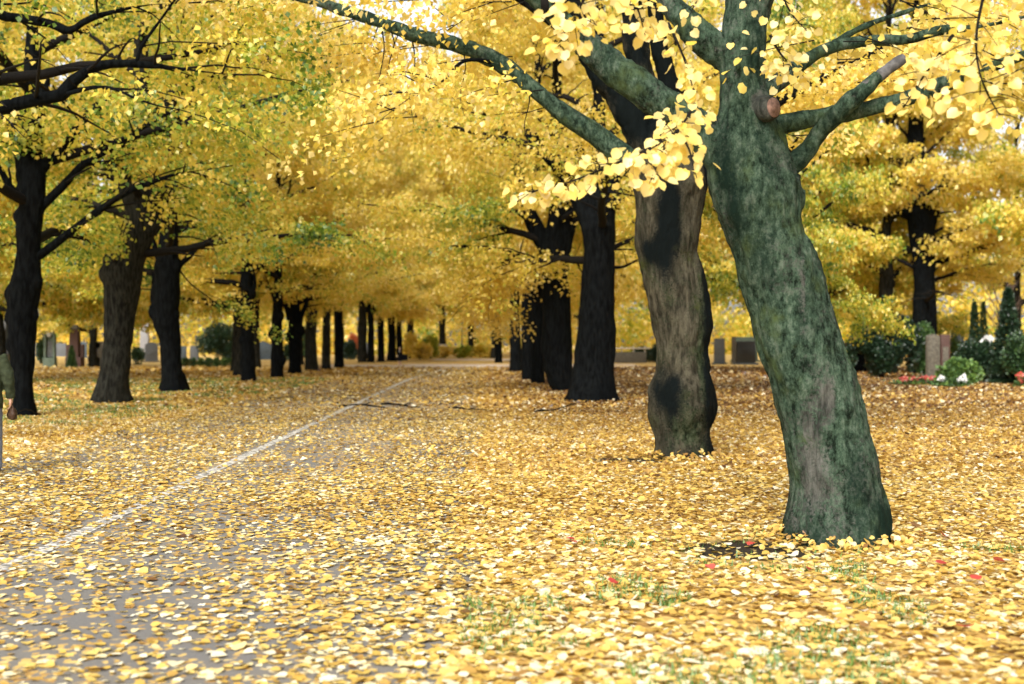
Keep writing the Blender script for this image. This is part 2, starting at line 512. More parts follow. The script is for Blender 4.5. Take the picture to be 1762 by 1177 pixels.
def resample(P, n):
    P = np.asarray(P, float)
    s = np.concatenate([[0], np.cumsum(np.linalg.norm(np.diff(P, axis=0), axis=1))])
    t = np.linspace(0, s[-1], n)
    return np.stack([np.interp(t, s, P[:, k]) for k in range(3)], -1), s[-1]

def spline(P, n=24):
    """smooth curve through points (Catmull-Rom)"""
    P = np.asarray(P, float)
    Q = np.vstack([2 * P[0] - P[1], P, 2 * P[-1] - P[-2]])
    out = []
    m = len(P) - 1
    per = max(2, n // m)
    for i in range(m):
        p0, p1, p2, p3 = Q[i:i + 4]
        for t in np.linspace(0, 1, per, endpoint=(i == m - 1)):
            out.append(0.5 * ((2 * p1) + (-p0 + p2) * t + (2 * p0 - 5 * p1 + 4 * p2 - p3) * t * t + (-p0 + 3 * p1 - 3 * p2 + p3) * t ** 3))
    return np.array(out)

def side_shoots(rng, limbs, geo, every=0.55, first=0.25, len0=2.0, seg=5, droop=-0.18):
    """second-order branches along the limbs; returns spray positions (pos, dir, scale)"""
    cl = []
    for P, r0, r1 in limbs:
        Q, L = resample(P, 30)
        tan = np.gradient(Q, axis=0)
        n2 = max(3, int(L * (1 - first) / every))
        for j in range(n2):
            t = first + (1 - first) * (j + rng.random()) / n2
            i = min(29, int(t * 29))
            d = tan[i] / np.linalg.norm(tan[i])
            sgn = 1 if j % 2 else -1
            a = sgn * rng.uniform(0.5, 1.35)
            dh = np.array([d[0] * math.cos(a) - d[1] * math.sin(a), d[0] * math.sin(a) + d[1] * math.cos(a), d[2] * 0.5 + rng.uniform(-0.15, 0.45)])
            if abs(d[2]) > 0.85:
                q = rng.uniform(0, 2 * PI); dh = np.array([math.cos(q), math.sin(q), rng.uniform(0, .6)])
            Ls = len0 * rng.uniform(0.5, 1.15) * (1.1 - 0.55 * t)
            S = curve(Q[i], dh, Ls, droop * rng.uniform(0.3, 1.6), 0.10, 7, rng)
            rr = max(0.008, (r0 * (1 - t) + r1 * t) * 0.40)
            geo.tube(S, np.linspace(rr, 0.006, 7), seg, cap=False)
            n3 = max(2, int(Ls / 0.28))
            for q in range(n3):
                u = 0.2 + 0.8 * (q + rng.random()) / n3
                p = S[0] + 0
                f = u * 6; i0 = min(5, int(f)); p = S[i0] * (1 - (f - i0)) + S[i0 + 1] * (f - i0)
                b = rng.uniform(-1.2, 1.2); dd = S[-1] - S[0]
                dd = np.array([dd[0] * math.cos(b) - dd[1] * math.sin(b), dd[0] * math.sin(b) + dd[1] * math.cos(b), 0]) + rng.normal(0, .15, 3)
                dd /= np.linalg.norm(dd) + 1e-9
                cl.append((*p, *dd, rng.uniform(0.7, 1.2)))
        cl.append((*Q[-1], *(tan[-1] / np.linalg.norm(tan[-1])), 1.0))
    return np.array(cl)

def leaf_cloud(rng, cl, per, size, tint0=0.5, tint_cl=0.10, tint_leaf=0.10, spread=0.32, flat=0.11, name='crown', shape='quad', tintfn=None):
    n = len(cl)
    idx = np.repeat(np.arange(n), per)
    keep = rng.random(len(idx)) < (0.55 + 0.45 * rng.random(n))[idx]
    idx = idx[keep]; m = len(idx)
    c = cl[idx]; sc = c[:, 6:7]
    d = c[:, 3:6]; side = unit(np.cross(d, np.array([0, 0, 1.0])))
    u = rng.random((m, 1)) ** 0.8; lat = rng.normal(0, 1, (m, 1))
    P = c[:, :3] + d * u * spread * 2.0 * sc + side * lat * spread * 0.62 * sc
    P[:, 2:3] += rng.normal(0, flat, (m, 1)) * sc - 0.10 * (u * u + 0.3 * lat * lat) * sc
    T = d * rng.uniform(-0.2, 1, (m, 1)) + side * rng.normal(0, 0.8, (m, 1)) + np.array([0, 0, -0.75]) + rng.normal(0, 0.35, (m, 3))
    Nn = np.array([0, 0, 1.0]) + rng.normal(0, 0.55, (m, 3))
    tc = rng.normal(0, tint_cl, n)
    tn = fbm(cl[:, :3] * 0.45, 91, 2) * 0.10
    tint = tint0 + (tc + tn)[idx] + rng.normal(0, tint_leaf, m)
    if tintfn is not None: tint = tint + tintfn(P)
    S = size * rng.uniform(0.65, 1.25, m)
    return leaves_mesh(name, P, T, Nn, S, np.clip(tint, 0.0, 1.0), shape)

# ------------------------------------------------------------------ trunks
def dress_trunk(me, r_amp=0.05, furrow=0.012, seed=0, base=None, blobs=(), detail=1.0):
    V = co_of(me); Nn = no_of(me)
    h = V[:, 2]
    d = fbm(V * np.array([2.2, 2.2, 1.3]), seed, 3) * r_amp
    lump = np.clip(fbm(V * np.array([1.1, 1.1, 1.5]), seed + 40, 2) - 0.15, 0, 1)
    d += lump * r_amp * 1.6
    if furrow:
        f = 1 - np.abs(noise3(V * np.array([15, 15, 2.6]) * detail, seed + 7)) * 2
        f2 = 1 - np.abs(noise3(V * np.array([31, 31, 6.0]) * detail, seed + 8)) * 2
        d += furrow * (f + 0.5 * f2)
    V = V + Nn * d[:, None]
    me.vertices.foreach_set('co', V.astype(np.float32).ravel()); me.update()
    dark = np.zeros(len(V)); moss = np.zeros(len(V))
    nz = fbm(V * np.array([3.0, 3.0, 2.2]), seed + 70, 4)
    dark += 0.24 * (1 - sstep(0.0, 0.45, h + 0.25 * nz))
    for kind, c, r, a in blobs:
        q = np.exp(-(((V - np.asarray(c)) / np.asarray(r)) ** 2).sum(1) * 1.2) * a
        q = q * np.clip(1 + 0.55 * nz, 0.2, 1.7)
        if kind == 'dark': dark += q * 0.5
        else: moss += q
    set_attr(me, 'dark', dark); set_attr(me, 'moss', moss)
    me.polygons.foreach_set('use_smooth', np.ones(len(me.polygons), bool))
    return me

def outline_tube(rows, D, seg=24, ground=None):
    """trunk measured in the photograph: rows of (row, left edge, right edge), bottom first"""
    rows = np.asarray(rows, float)
    pts = np.array([at((l + r) / 2, y, D) for y, l, r in rows])
    rad = np.array([(r - l) / 2 / F * D for y, l, r in rows])
    return pts, rad

def roots(geo, c, r, rng, n=6, out=0.45):
    a0 = rng.uniform(0, 6)
    for k in range(n):
        a = a0 + k * 2 * PI / n + rng.uniform(-.3, .3)
        d = np.array([math.cos(a), math.sin(a), 0])
        L = r * (1 + out * rng.uniform(0.6, 1.3))
        P = np.array([c + d * r * 0.45 + [0, 0, r * 1.2], c + d * r * 0.72 + [0, 0, r * 0.55], c + d * L * 0.88 + [0, 0, r * .12], c + d * L * 1.12 + [0, 0, -0.12]])
        geo.tube(spline(P, 9), np.linspace(r * 0.36, r * 0.17, len(spline(P, 9))), 8)

def make_trunk(rows, D, px_foot, forks=(), voxel=0.035, smooth=4, seed=0, r_amp=0.05, furrow=0.012, blobs=(), nroot=6, rootout=0.4, detail=1.0, fat=0.97, burls=()):
    rng = np.random.default_rng(seed)
    pts, rad = outline_tube(rows, D)
    b = np.array([pts[0][0], D, gz1(pts[0][0], D)])
    n = 40
    P, L = resample(pts, n)
    s = np.concatenate([[0], np.cumsum(np.linalg.norm(np.diff(pts, axis=0), axis=1))])
    R = np.interp(np.linspace(0, s[-1], n), s, rad)
    P[:, 1] += fbm(np.stack([np.linspace(0, 3, n), np.full(n, seed * 1.7), np.zeros(n)], -1), seed, 2) * 0.05 * rad[0]
    P = np.vstack([P[0] - [0, 0, 0.3], P]); R = np.concatenate([[R[0]], R])
    g = Geo()
    g.tube(P, R * fat, 24)
    if nroot: roots(g, b, rad[0] * 0.86, rng, nroot, rootout)
    for Q, r0, r1 in forks:
        Q = spline(Q, 24); k = np.linspace(0, 1, len(Q))
        g.tube(Q, (r0 + (r1 - r0) * k) * (1 + 0.2 * np.exp(-k * 9)), 14)
    for bx, by, br in burls:
        c = at(bx, by, D); q = br / F * D
        g.ball(c + [0, -q * .5, 0], (q, q, q * 1.35)); g.ball(c + [q * .2, -q * .2, q * .7], q * .7)
    me = fuse(g, voxel, smooth)
    V = co_of(me) - b
    me.vertices.foreach_set('co', V.astype(np.float32).ravel()); me.update()
    bl = [(k, np.asarray(c) - b, r, a) for k, c, r, a in blobs]
    dress_trunk(me, r_amp, furrow, seed, b, bl, detail)
    me.name = 'trunk'
    return me, b

def auto_limbs(rng, top, n, z0, z1, Lmin, Lmax, azbias=None, el0=0.35, el1=1.1, rise=-0.12):
    """limbs leaving the stem between z0 and z1 (metres above the foot); top(z) gives the stem centre"""
    out = []
    a = rng.uniform(0, 6)
    for k in range(n):
        t = k / max(1, n - 1)
        a += 2.399 + rng.uniform(-.35, .35)
        z = z0 + (z1 - z0) * t
        el = el0 + (el1 - el0) * t + rng.uniform(-.12, .12)
        d = np.array([math.cos(a) * math.cos(el), math.sin(a) * math.cos(el), math.sin(el)])
        L = (Lmax + (Lmin - Lmax) * t) * rng.uniform(0.85, 1.12)
        r = 0.13 * (1 - 0.45 * t)
        out.append((curve(np.asarray(top(z)), d, L, rise * rng.uniform(0.5, 1.4), 0.10, 12, rng), r, 0.02))
    return out

def tree_thing(label, b, group, cat='tree', name='linden_tree', rz=0):
    return thing(name, label, cat, b, rz, group)

# ---- prototypes for the trees that stand farther off
PROTO = []
def proto(seed, per, size, trunk_h=4.6, r=0.42, nl=18, Lmax=7.2, tint0=0.5, leaf='leaf', low=3.3, bare=False):
    rng = np.random.default_rng(seed)
    H = trunk_h + 11.5
    zz = np.linspace(-0.3, H, 40)
    wx = np.cumsum(rng.normal(0, .02, 40)); wy = np.cumsum(rng.normal(0, .02, 40))
    wx -= wx[0]; wy -= wy[0]
    P = np.stack([wx, wy, zz], -1)
    R = np.interp(zz, [-.3, 0, .4, 1.2, trunk_h, trunk_h + 1, H], [r * 1.12, r * 1.12, r * 1.0, r * .92, r * .86, r * .55, .05])
    R = R * (1 + 0.10 * fbm(np.stack([zz * 1.1, zz * 0 + seed, zz * 0], -1), seed, 2))
    g = Geo(); g.tube(P, R, 20); roots(g, np.zeros(3), r * .95, rng, 6, .2)
    top = lambda z: (np.interp(z, zz, wx), np.interp(z, zz, wy), z)
    limbs = auto_limbs(rng, top, nl, low, H - 1, 3.0, Lmax, el0=0.22, el1=1.0, rise=-0.10)
    for Q, a, b in limbs[:5]:
        g.tube(Q[:6], np.linspace(a * 1.5, a * 0.8, 6), 10)
    tm = fuse(g, 0.07, 3); dress_trunk(tm, 0.05, 0, seed)
    g2 = Geo()
    for Q, a, b in limbs: g2.tube(Q, np.linspace(a, b, len(Q)), 7, cap=False)
    cl = side_shoots(rng, limbs, g2, every=0.46, first=0.18, len0=2.7, seg=3, droop=-.26)
    cl = cl[cl[:, 2] > low - .6]
    cl = cl[(cl[:, 2] < 13) | (rng.random(len(cl)) < .65)]   # tops thinned out to let more light into the crown
    bm_ = g2.mesh('branch', True)
    cm = leaf_cloud(rng, cl, per, size, tint0, 0.10, 0.09, 0.45, 0.17) if not bare else None
    PROTO.append((tm, bm_, cm))
    return len(PROTO) - 1

P_ROW = [proto(11, 62, 0.165, 4.4, .37), proto(12, 62, 0.165, 4.9, .40), proto(13, 62, 0.165, 4.2, .36)]
P_LOW = [proto(21, 62, 0.165, 3.2, .36, 19, 6.8, low=2.8), proto(22, 62, 0.165, 3.0, .38, 19, 7.2, low=2.8)]

def place(k, b, rz, sc, label, group, shift=0.0, bark='bark_dark', leaf='leaf', zs=1.0, name='linden_tree', trunk=True):
    tm, bm_, cm = PROTO[k]
    t = tree_thing(label, b, group, rz=rz, name=name)
    t.scale = (sc, sc, sc * zs)
    if trunk:
        o = link('trunk', tm if len(tm.materials) == 0 or tm.materials[0] == M[bark] else tm.copy(), M[bark], t)
    o = link('branch', bm_, M['twig'], t)
    if cm is not None:
        me = cm if len(cm.materials) == 0 or cm.materials[0] == M[leaf] else cm.copy()
        link_leaves('crown', me, M[leaf], t, shift)
    return t

# ------------------------------------------------------------------ the right row, near trees
RG, LG = 'lindens in the row right of the road', 'lindens in the row left of the road'
# ---- the leaning mossy tree
D1 = 9.5
rows1 = [(935, 1350, 1532), (915, 1352, 1529), (900, 1356, 1525), (850, 1365, 1515), (800, 1358, 1505), (750, 1347, 1492), (700, 1342, 1480), (650, 1327, 1464), (600, 1313, 1446), (550, 1302, 1427), (500, 1289, 1412), (450, 1275, 1392), (400, 1260, 1374), (350, 1240, 1374), (300, 1224, 1352), (250, 1228, 1345), (200, 1236, 1333), (150, 1242, 1314), (100, 1243, 1308), (50, 1252, 1318), (0, 1258, 1330), (-120, 1268, 1335), (-300, 1270, 1325)]
A = lambda px, py, dd=0.0: at(px, py, D1 + dd)
forks1 = [(np.array([A(1318, 372), A(1252, 275), A(1185, 207), A(1100, 150), A(1020, 88), A(950, 20, -.2), A(860, -80, -.3)]), 0.148, 0.085),
          (np.array([A(1278, 130), A(1243, 92), A(1195, 55), A(1150, 3, .1), A(1120, -60, .2), A(1080, -200, .3)]), 0.095, 0.075),
          (np.array([A(1320, 330), A(1362, 350), A(1368, 330)]), 0.10, 0.05)]
bl1 = [('dark', A(1475, 830, -.4), (.10, .4, .22), .35), ('dark', A(1240, 300, -.3), (.12, .4, .5), .5), ('dark', A(1268, 380, -.3), (.07, .3, .3), .4),
       ('dark', A(1300, 100, -.2), (.08, .4, .22), .4), ('moss', A(1330, 600, -.3), (.22, .5, .6), .22), ('moss', A(1290, 250, -.3), (.10, .5, .7), .4), ('moss', A(1450, 720, -.3), (.12, .4, .4), .25), ('dark', A(1330, 520, -.3), (.14, .4, .5), .12),
       ('moss', A(1303, 178, -.2), (.07, .3, .10), -.9), ('moss', A(1400, 790, -.4), (.10, .4, .5), -.28), ('moss', A(1430, 690, -.4), (.06, .3, .2), -.35), ('moss', A(1385, 500, -.4), (.03, .3, .4), -.3)]
t1_me, b1 = make_trunk(rows1, D1, None, forks1, voxel=0.022, smooth=5, seed=3, r_amp=0.03, furrow=0.013, blobs=bl1, nroot=7, rootout=0.02, fat=1.02)
R1 = tree_thing('big leaning linden with green mossy bark and a sawn branch stub, nearest the camera', b1, RG)
link('trunk', t1_me, M['bark_moss'], R1)
def branch_of(parent, b, pts, r0, r1, mat, seed, name='branch', seg=18, n=70, bump_=0.12, label=None, flare=0.4):
    Q = spline(pts, n); k = np.linspace(0, 1, len(Q))
    rr = (r0 + (r1 - r0) * k) * (1 + bump_ * fbm(np.stack([k * 9, k * 0 + seed, k * 0], -1), seed, 2)) * (1 + flare * np.exp(-k * 14))
    if r1 < .062 and name == 'branch': rr = rr * (1 - .8 * sstep(.72, 1, k))
    g = Geo().tube(Q - b, rr, seg)
    me = g.mesh(name, True)
    if r0 > .03:
        V = co_of(me); V += no_of(me) * (fbm(V * np.array([7, 7, 7]), seed, 3) * .10 + (noise3(V * 24, seed) * .05))[:, None] * r0
        me.vertices.foreach_set('co', V.astype(np.float32).ravel()); me.update()
    set_attr(me, 'dark', np.full(len(me.vertices), 0.05)); set_attr(me, 'moss', np.full(len(me.vertices), 0.12))
    o = link(name, me, mat, parent)
    if label: o['label'] = label
    return (Q, r0, r1)
limbs1 = []
limbs1.append(branch_of(R1, b1, [A(1325, 225), A(1345, 215), A(1400, 203), A(1470, 192), A(1540, 175, -.1), (A(1600, 155, -.2)), A(1680, 125, -.5), A(1790, 85, -.9), A(1950, 30, -1.2)], 0.085, 0.045, M['bark_moss'], 1))
limbs1.append(branch_of(R1, b1, [A(1335, 300), A(1356, 288), A(1385, 262), A(1410, 228), A(1440, 195, -.15), A(1475, 165, -.2), A(1512, 132, -.2)], 0.088, 0.064, M['bark_moss'], 2))
branch_of(R1, b1, [A(1480, 160, -.2), A(1512, 132, -.2), A(1535, 114, -.2), A(1556, 100, -.2)], 0.056, 0.040, M['dead_wood'], 3, 'dead_branch_end', n=20, flare=0.0, label='bare grey broken end of the branch')
limbs1.append(branch_of(R1, b1, [A(1300, 160, .1), A(1335, 145, .2), A(1380, 108, .4), A(1430, 82, .5), A(1500, 70, .5), A(1560, 68, .4), A(1620, 52, .3), A(1690, 45, .2), A(1800, 20, 0)], 0.07, 0.035, M['bark_moss'], 4))
limbs1.append(branch_of(R1, b1, [A(1420, 90, .5), A(1450, 65, .7), A(1500, 40, .8), A(1560, 20, 1.0), A(1650, -10, 1.2)], 0.035, 0.015, M['bark_moss'], 5))
limbs1.append((spline([A(950, 20, -.2), A(860, -80, -.3), A(740, -180, -.2), A(560, -300, .3)], 20), .10, .03))
limbs1.append((spline([A(1120, -60, .2), A(1080, -200, .3), A(1000, -400, .8), A(930, -600, 1.5)], 20), .09, .03))
limbs1.append((spline([A(1300, -200), A(1420, -330, .5), A(1600, -430, 1.2), A(1750, -500, 2)], 20), .10, .03))
limbs1.append((spline([A(1298, -250), A(1310, -450, -.5), A(1250, -650, -1.2)], 20), .10, .03))
limbs1.append((spline([A(1298, -280), A(1200, -450, 1.0), A(1050, -600, 2.5)], 20), .10, .03))
g = Geo()
for Q, a, b_ in limbs1[4:]: g.tube(Q - b1, np.linspace(a, b_, len(Q)), 8)
rng = np.random.default_rng(31)
shoots = side_shoots(rng, limbs1, g2 := Geo(), every=0.34, first=0.30, len0=1.15, seg=4)
def pix(P):
    return CX + P[:, 0] / P[:, 1] * F, HZ - (P[:, 2] - CAMZ) / P[:, 1] * F
px, py = pix(shoots)
ok = ~((py > 230) | ((px > 1190) & (px < 1345) & (py > -40)) | ((px < 1190) & (py > -20)) | ((px > 1340) & (px < 1560) & (py > 95)) | ((px >= 1560) & (px < 1690) & (py > 190)))
shoots = shoots[ok]
cl1 = shoots.copy(); cl1[:, :3] -= b1
# twigs kept only where their sprays are kept: short twigs from each spray's foot
for c in cl1:
    g.tube(np.array([c[:3] - c[3:6] * .12 + [0, 0, .03], c[:3] + c[3:6] * .2, c[:3] + c[3:6] * .5 * c[6] + [0, 0, -.05]]), [.006, .004, .002], 4, cap=False)
link('upper_branch', g.mesh('upper_branch', True), M['twig'], R1)
cm = leaf_cloud(rng, cl1, 22, 0.072, 0.78, 0.06, 0.07, 0.26, 0.10, shape='heart')
link_leaves('crown', cm, M['leaf'], R1)
# near hanging sprays: twig with big leaves, in front of the second tree
def spray(path, count, wid, size, tint, seed, parent, b, greens=0.0):
    rng = np.random.default_rng(seed)
    Q = spline(path, 16); Q2, L = resample(Q, 16)
    g = Geo().tube(Q2 - b, np.linspace(.012, .003, 16), 5)
    P = []; T = []
    for k in range(count):
        u = rng.uniform(0.05, 1) ** 0.85; i = min(14, int(u * 15))
        p = Q2[i] * (1 - (u * 15 - i)) + Q2[i + 1] * (u * 15 - i)
        off = rng.normal(0, 1, 3) * np.array([wid, wid * .8, wid * .62]) * (1.1 - .55 * u)
        off[2] -= abs(rng.normal(0, wid * .35))
        P.append(p + off)
        T.append(unit(np.array([off[0] * 1.5, off[1], off[2]]) + np.array([0, 0, -.09]) + rng.normal(0, .05, 3)))
        if k % 4 == 0:
            g.tube(np.array([p - b, p + off * .5 - b + [0, 0, .01], p + off - b]), [.004, .003, .002], 4, cap=False)
    P = np.array(P) - b; T = np.array(T)
    Nn = np.array([0.0, -.75, .65]) + rng.normal(0, .42, P.shape)
    tint = np.clip(tint + rng.normal(0, .07, count) - greens * (rng.random(count) < .14), 0, 1)
    tw = link('hanging_twig', g.mesh('hanging_twig', True), M['twig'], parent)
    lm = leaves_mesh('leaf_spray', P, T, Nn, size * .86 * rng.uniform(.65, 1.2, count), tint, 'heart')
    o = link_leaves('foliage', lm, M['leaf'], tw)
    return o
S1 = lambda px, py, D: at(px, py, D)
spray([S1(1190, 190, 9.0), S1(1165, 225, 7.6), S1(1110, 262, 7.2), S1(1050, 285, 7.1), S1(990, 270, 7.0)], 125, .085, .086, .82, 1, R1, b1)
spray([S1(1165, 225, 7.6), S1(1135, 270, 7.3), S1(1125, 310, 7.2)], 48, .07, .088, .82, 2, R1, b1)
spray([S1(1165, 225, 7.6), S1(1185, 255, 7.4), S1(1195, 300, 7.3)], 22, .06, .086, .82, 3, R1, b1)
spray([S1(1120, 255, 7.2), S1(1040, 290, 7.4), S1(960, 320, 7.6), S1(910, 330, 7.7)], 70, .10, .075, .86, 4, R1, b1)
spray([S1(1040, -60, 7.6), S1(1010, -10, 7.5), S1(985, 40, 7.4), S1(960, 80, 7.3)], 125, .13, .085, .86, 5, R1, b1, .35)
spray([S1(1060, -50, 7.8), S1(1095, 10, 7.7), S1(1110, 60, 7.6)], 52, .085, .09, .88, 6, R1, b1, .3)
spray([S1(1150, 40, 8.4), S1(1175, 95, 8.2), S1(1195, 160, 8.0)], 48, .085, .085, .88, 7, R1, b1, .35)
spray([S1(1240, -60, 8.2), S1(1200, 0, 8.1), S1(1185, 30, 8.0)], 22, .06, .08, .88, 8, R1, b1)
spray([S1(1700, -40, 7.2), S1(1680, 60, 7.0), S1(1690, 140, 6.9), S1(1730, 215, 6.8)], 120, .17, .085, .76, 9, R1, b1, .25)
spray([S1(1640, 60, 7.6), S1(1590, 130, 7.6), S1(1555, 185, 7.5)], 48, .08, .085, .84, 10, R1, b1, .3)
spray([S1(1330, -40, 8.6), S1(1360, 20, 8.5), S1(1390, 55, 8.4)], 60, .12, .08, .86, 11, R1, b1)
spray([S1(1325, 60, 8.9), S1(1345, 95, 8.9), S1(1375, 120, 8.9)], 55, .12, .08, .86, 12, R1, b1)
# sawn stub
e0, e = A(1306, 190, -.10) - b1, A(1331, 185, -.32) - b1
dd = unit(np.array([.62, -.78, .02]))
g = Geo().tube(np.array([e0, e - dd * .05, e]), [.13, .10, .088], 20)
me = g.mesh('branch_stub', True); set_attr(me, 'moss', np.full(len(me.vertices), -.3)); set_attr(me, 'dark', np.zeros(len(me.vertices)))
stub = link('branch_stub', me, M['bark_moss'], R1)
g = Geo().tube(np.array([e - dd * .005, e + dd * .006]), [.080, .076], 24)
g.tube(np.array([e + dd * .004, e + dd * .011]), [.044, .040], 20)
link('cut_face', g.mesh('cut_face', True), M['cut_wood'], stub)

# ---- second tree on the right
D2 = depth_at(785)
B_ = lambda px, py, dd=0.0: at(px, py, D2 + dd)
rows2 = [(788, 1125, 1232), (770, 1129, 1228), (750, 1131, 1223), (725, 1122, 1228), (700, 1117, 1231), (670, 1119, 1229), (640, 1131, 1222), (600, 1131, 1219), (560, 1124, 1227), (520, 1117, 1217), (480, 1109, 1209), (440, 1101, 1199), (400, 1096, 1201), (350, 1096, 1206), (310, 1090, 1216), (275, 1092, 1196), (240, 1104, 1170), (215, 1115, 1150)]
forks2 = [(np.array([B_(1140, 300), B_(1095, 225), B_(1050, 150), B_(1012, 90), B_(985, 30), B_(950, -60), B_(900, -200)]), .18, .12),
          (np.array([B_(1150, 260), B_(1118, 180, .2), B_(1100, 100, .3), B_(1088, 0, .4), B_(1075, -150, .5)]), .15, .10),
          (np.array([B_(1160, 260), B_(1150, 150, -.1), B_(1130, 50, -.2), B_(1120, -100, -.3)]), .13, .09)]
bl2 = [('dark', B_(1150, 380, -.4), (.18, .5, .85), 1.4), ('dark', B_(1120, 430, -.4), (.16, .5, .22), .8), ('dark', B_(1150, 680, -.4), (.24, .5, .40), 1.5), ('dark', B_(1222, 480, -.1), (.16, .9, 1.9), 1.7), ('dark', B_(1226, 680, 0), (.14, .9, .5), 1.4), ('moss', B_(1210, 600, -.2), (.10, .6, 1.0), .45),
       ('dark', B_(1125, 190, -.3), (.9, .9, .45), 1.3), ('dark', B_(1080, 30, -.3), (1.6, 1.2, 1.4), 1.4), ('moss', B_(1170, 740, -.4), (.3, .4, .3), .3), ('dark', B_(1166, 470, -.4), (.03, .4, .5), .35)]
t2_me, b2 = make_trunk(rows2, D2, None, forks2, voxel=0.03, smooth=4, seed=8, r_amp=0.045, furrow=0.016, blobs=bl2, nroot=6, rootout=0.05, burls=[(1212, 672, 12), (1134, 690, 12), (1210, 555, 10), (1118, 440, 9), (1150, 700, 10)])
R2 = tree_thing('upright grey-brown linden with black patches on its knobbly trunk, just behind the leaning tree', b2, RG)
link('trunk', t2_me, M['bark_grey'], R2)
limbs2 = [branch_of(R2, b2, [B_(1090, 285), B_(1040, 243), B_(960, 188), B_(900, 138), B_(850, 103), B_(790, 78), B_(720, 62), B_(660, 40), B_(600, 20), B_(520, -2), B_(400, -30, .2), B_(250, -50, .5)], .135, .06, M['bark_moss'], 6)]
limbs2.append(branch_of(R2, b2, [B_(860, 108), B_(800, 105, -.3), B_(760, 140, -.6), B_(700, 175, -.8)], .03, .012, M['bark_dark'], 7))
for i_, (tx, ty, ln_) in enumerate(((655, 40, 150), (708, 62, 150), (672, 50, 90), (905, 140, 110), (795, 80, 120))):
    branch_of(R2, b2, [B_(tx, ty), B_(tx + 6, ty + ln_ * .3, -.05), B_(tx - 3, ty + ln_ * .7, -.1), B_(tx + 4, ty + ln_, -.1)], .012, .004, M['twig'], 60 + i_, 'hanging_twig', 5, 12)
limbs2.append(branch_of(R2, b2, [B_(1010, 88), B_(930, 20, .6), B_(800, -60, 1.0), B_(650, -130, 1.5)], .10, .04, M['bark_dark'], 8))
limbs2.append(branch_of(R2, b2, [B_(1195, 330), B_(1240, 260, .5), B_(1330, 180, 1), B_(1450, 120, 1.6), B_(1580, 60, 2.4), B_(1750, 30, 3)], .11, .03, M['bark_dark'], 9))
ups = [([B_(1090, -100, .4), B_(1030, -300, 1.2), B_(900, -500, 2.5)], .12), ([B_(1080, -150, .4), B_(1180, -350, -.8), B_(1330, -520, -2)], .12), ([B_(900, -200), B_(780, -330, -.4), B_(560, -420, -1)], .12), ([B_(900, -200), B_(840, -420, 1), B_(700, -600, 3)], .10), ([B_(1120, -100, -.3), B_(1230, -220, 1), B_(1420, -300, 3)], .10), ([B_(1120, -100, -.3), B_(1150, -300, 2), B_(1180, -420, 5)], .1)]
g = Geo()
for p_, r_ in ups:
    Q = spline(p_, 16); limbs2.append((Q, r_, .03)); g.tube(Q - b2, np.linspace(r_, .03, len(Q)), 8)
rng = np.random.default_rng(32)
cl = side_shoots(rng, limbs2, g2 := Geo(), every=0.22, first=0.15, len0=2.5, seg=4)
px, py = pix(cl)
ok = (cl[:, 2] > 2.6) & ~((px > 1060) & (px < 1240) & (py > 190)) & ~((px > 960) & (px < 1120) & (py > 40) & (py < 230) & (cl[:, 1] < D2 + .3)) & ~((px < 1060) & (py > 330))
cl = cl[ok]
for_limb = limbs2[0][0]
px, py = pix(cl); d_ = np.hypot(px[:, None] - pix(for_limb)[0], py[:, None] - pix(for_limb)[1]).min(1)
cl = cl[~((d_ < 34) & (cl[:, 1] < D2 + .5) & (rng.random(len(cl)) < .85))]
cl[:, :3] -= b2
for c in cl[::2]:
    g.tube(np.array([c[:3] - c[3:6] * .35 + [0, 0, .06], c[:3] + c[3:6] * .2, c[:3] + c[3:6] * .5 * c[6] + [0, 0, -.06]]), [.010, .006, .003], 4, cap=False)
link('upper_branch', g.mesh('upper_branch', True), M['twig'], R2)
link_leaves('crown', leaf_cloud(rng, cl, 46, 0.092, 0.70, 0.07, 0.08, 0.34, 0.13), M['leaf'], R2)

def clear_limbs(rng, cl, lines, width, chance=.8, back=.4):
    """thin the sprays that would grow right in front of a bare main limb"""
    px, py = pix(cl); drop = np.zeros(len(cl), bool)
    for Q in lines:
        Q, _ = resample(Q, 40); qx, qy = pix(Q)
        d = np.hypot(px[:, None] - qx, py[:, None] - qy); i = d.argmin(1)
        drop |= (d.min(1) < width) & (cl[:, 1] < Q[i, 1] + back)
    return cl[~(drop & (rng.random(len(cl)) < chance))]

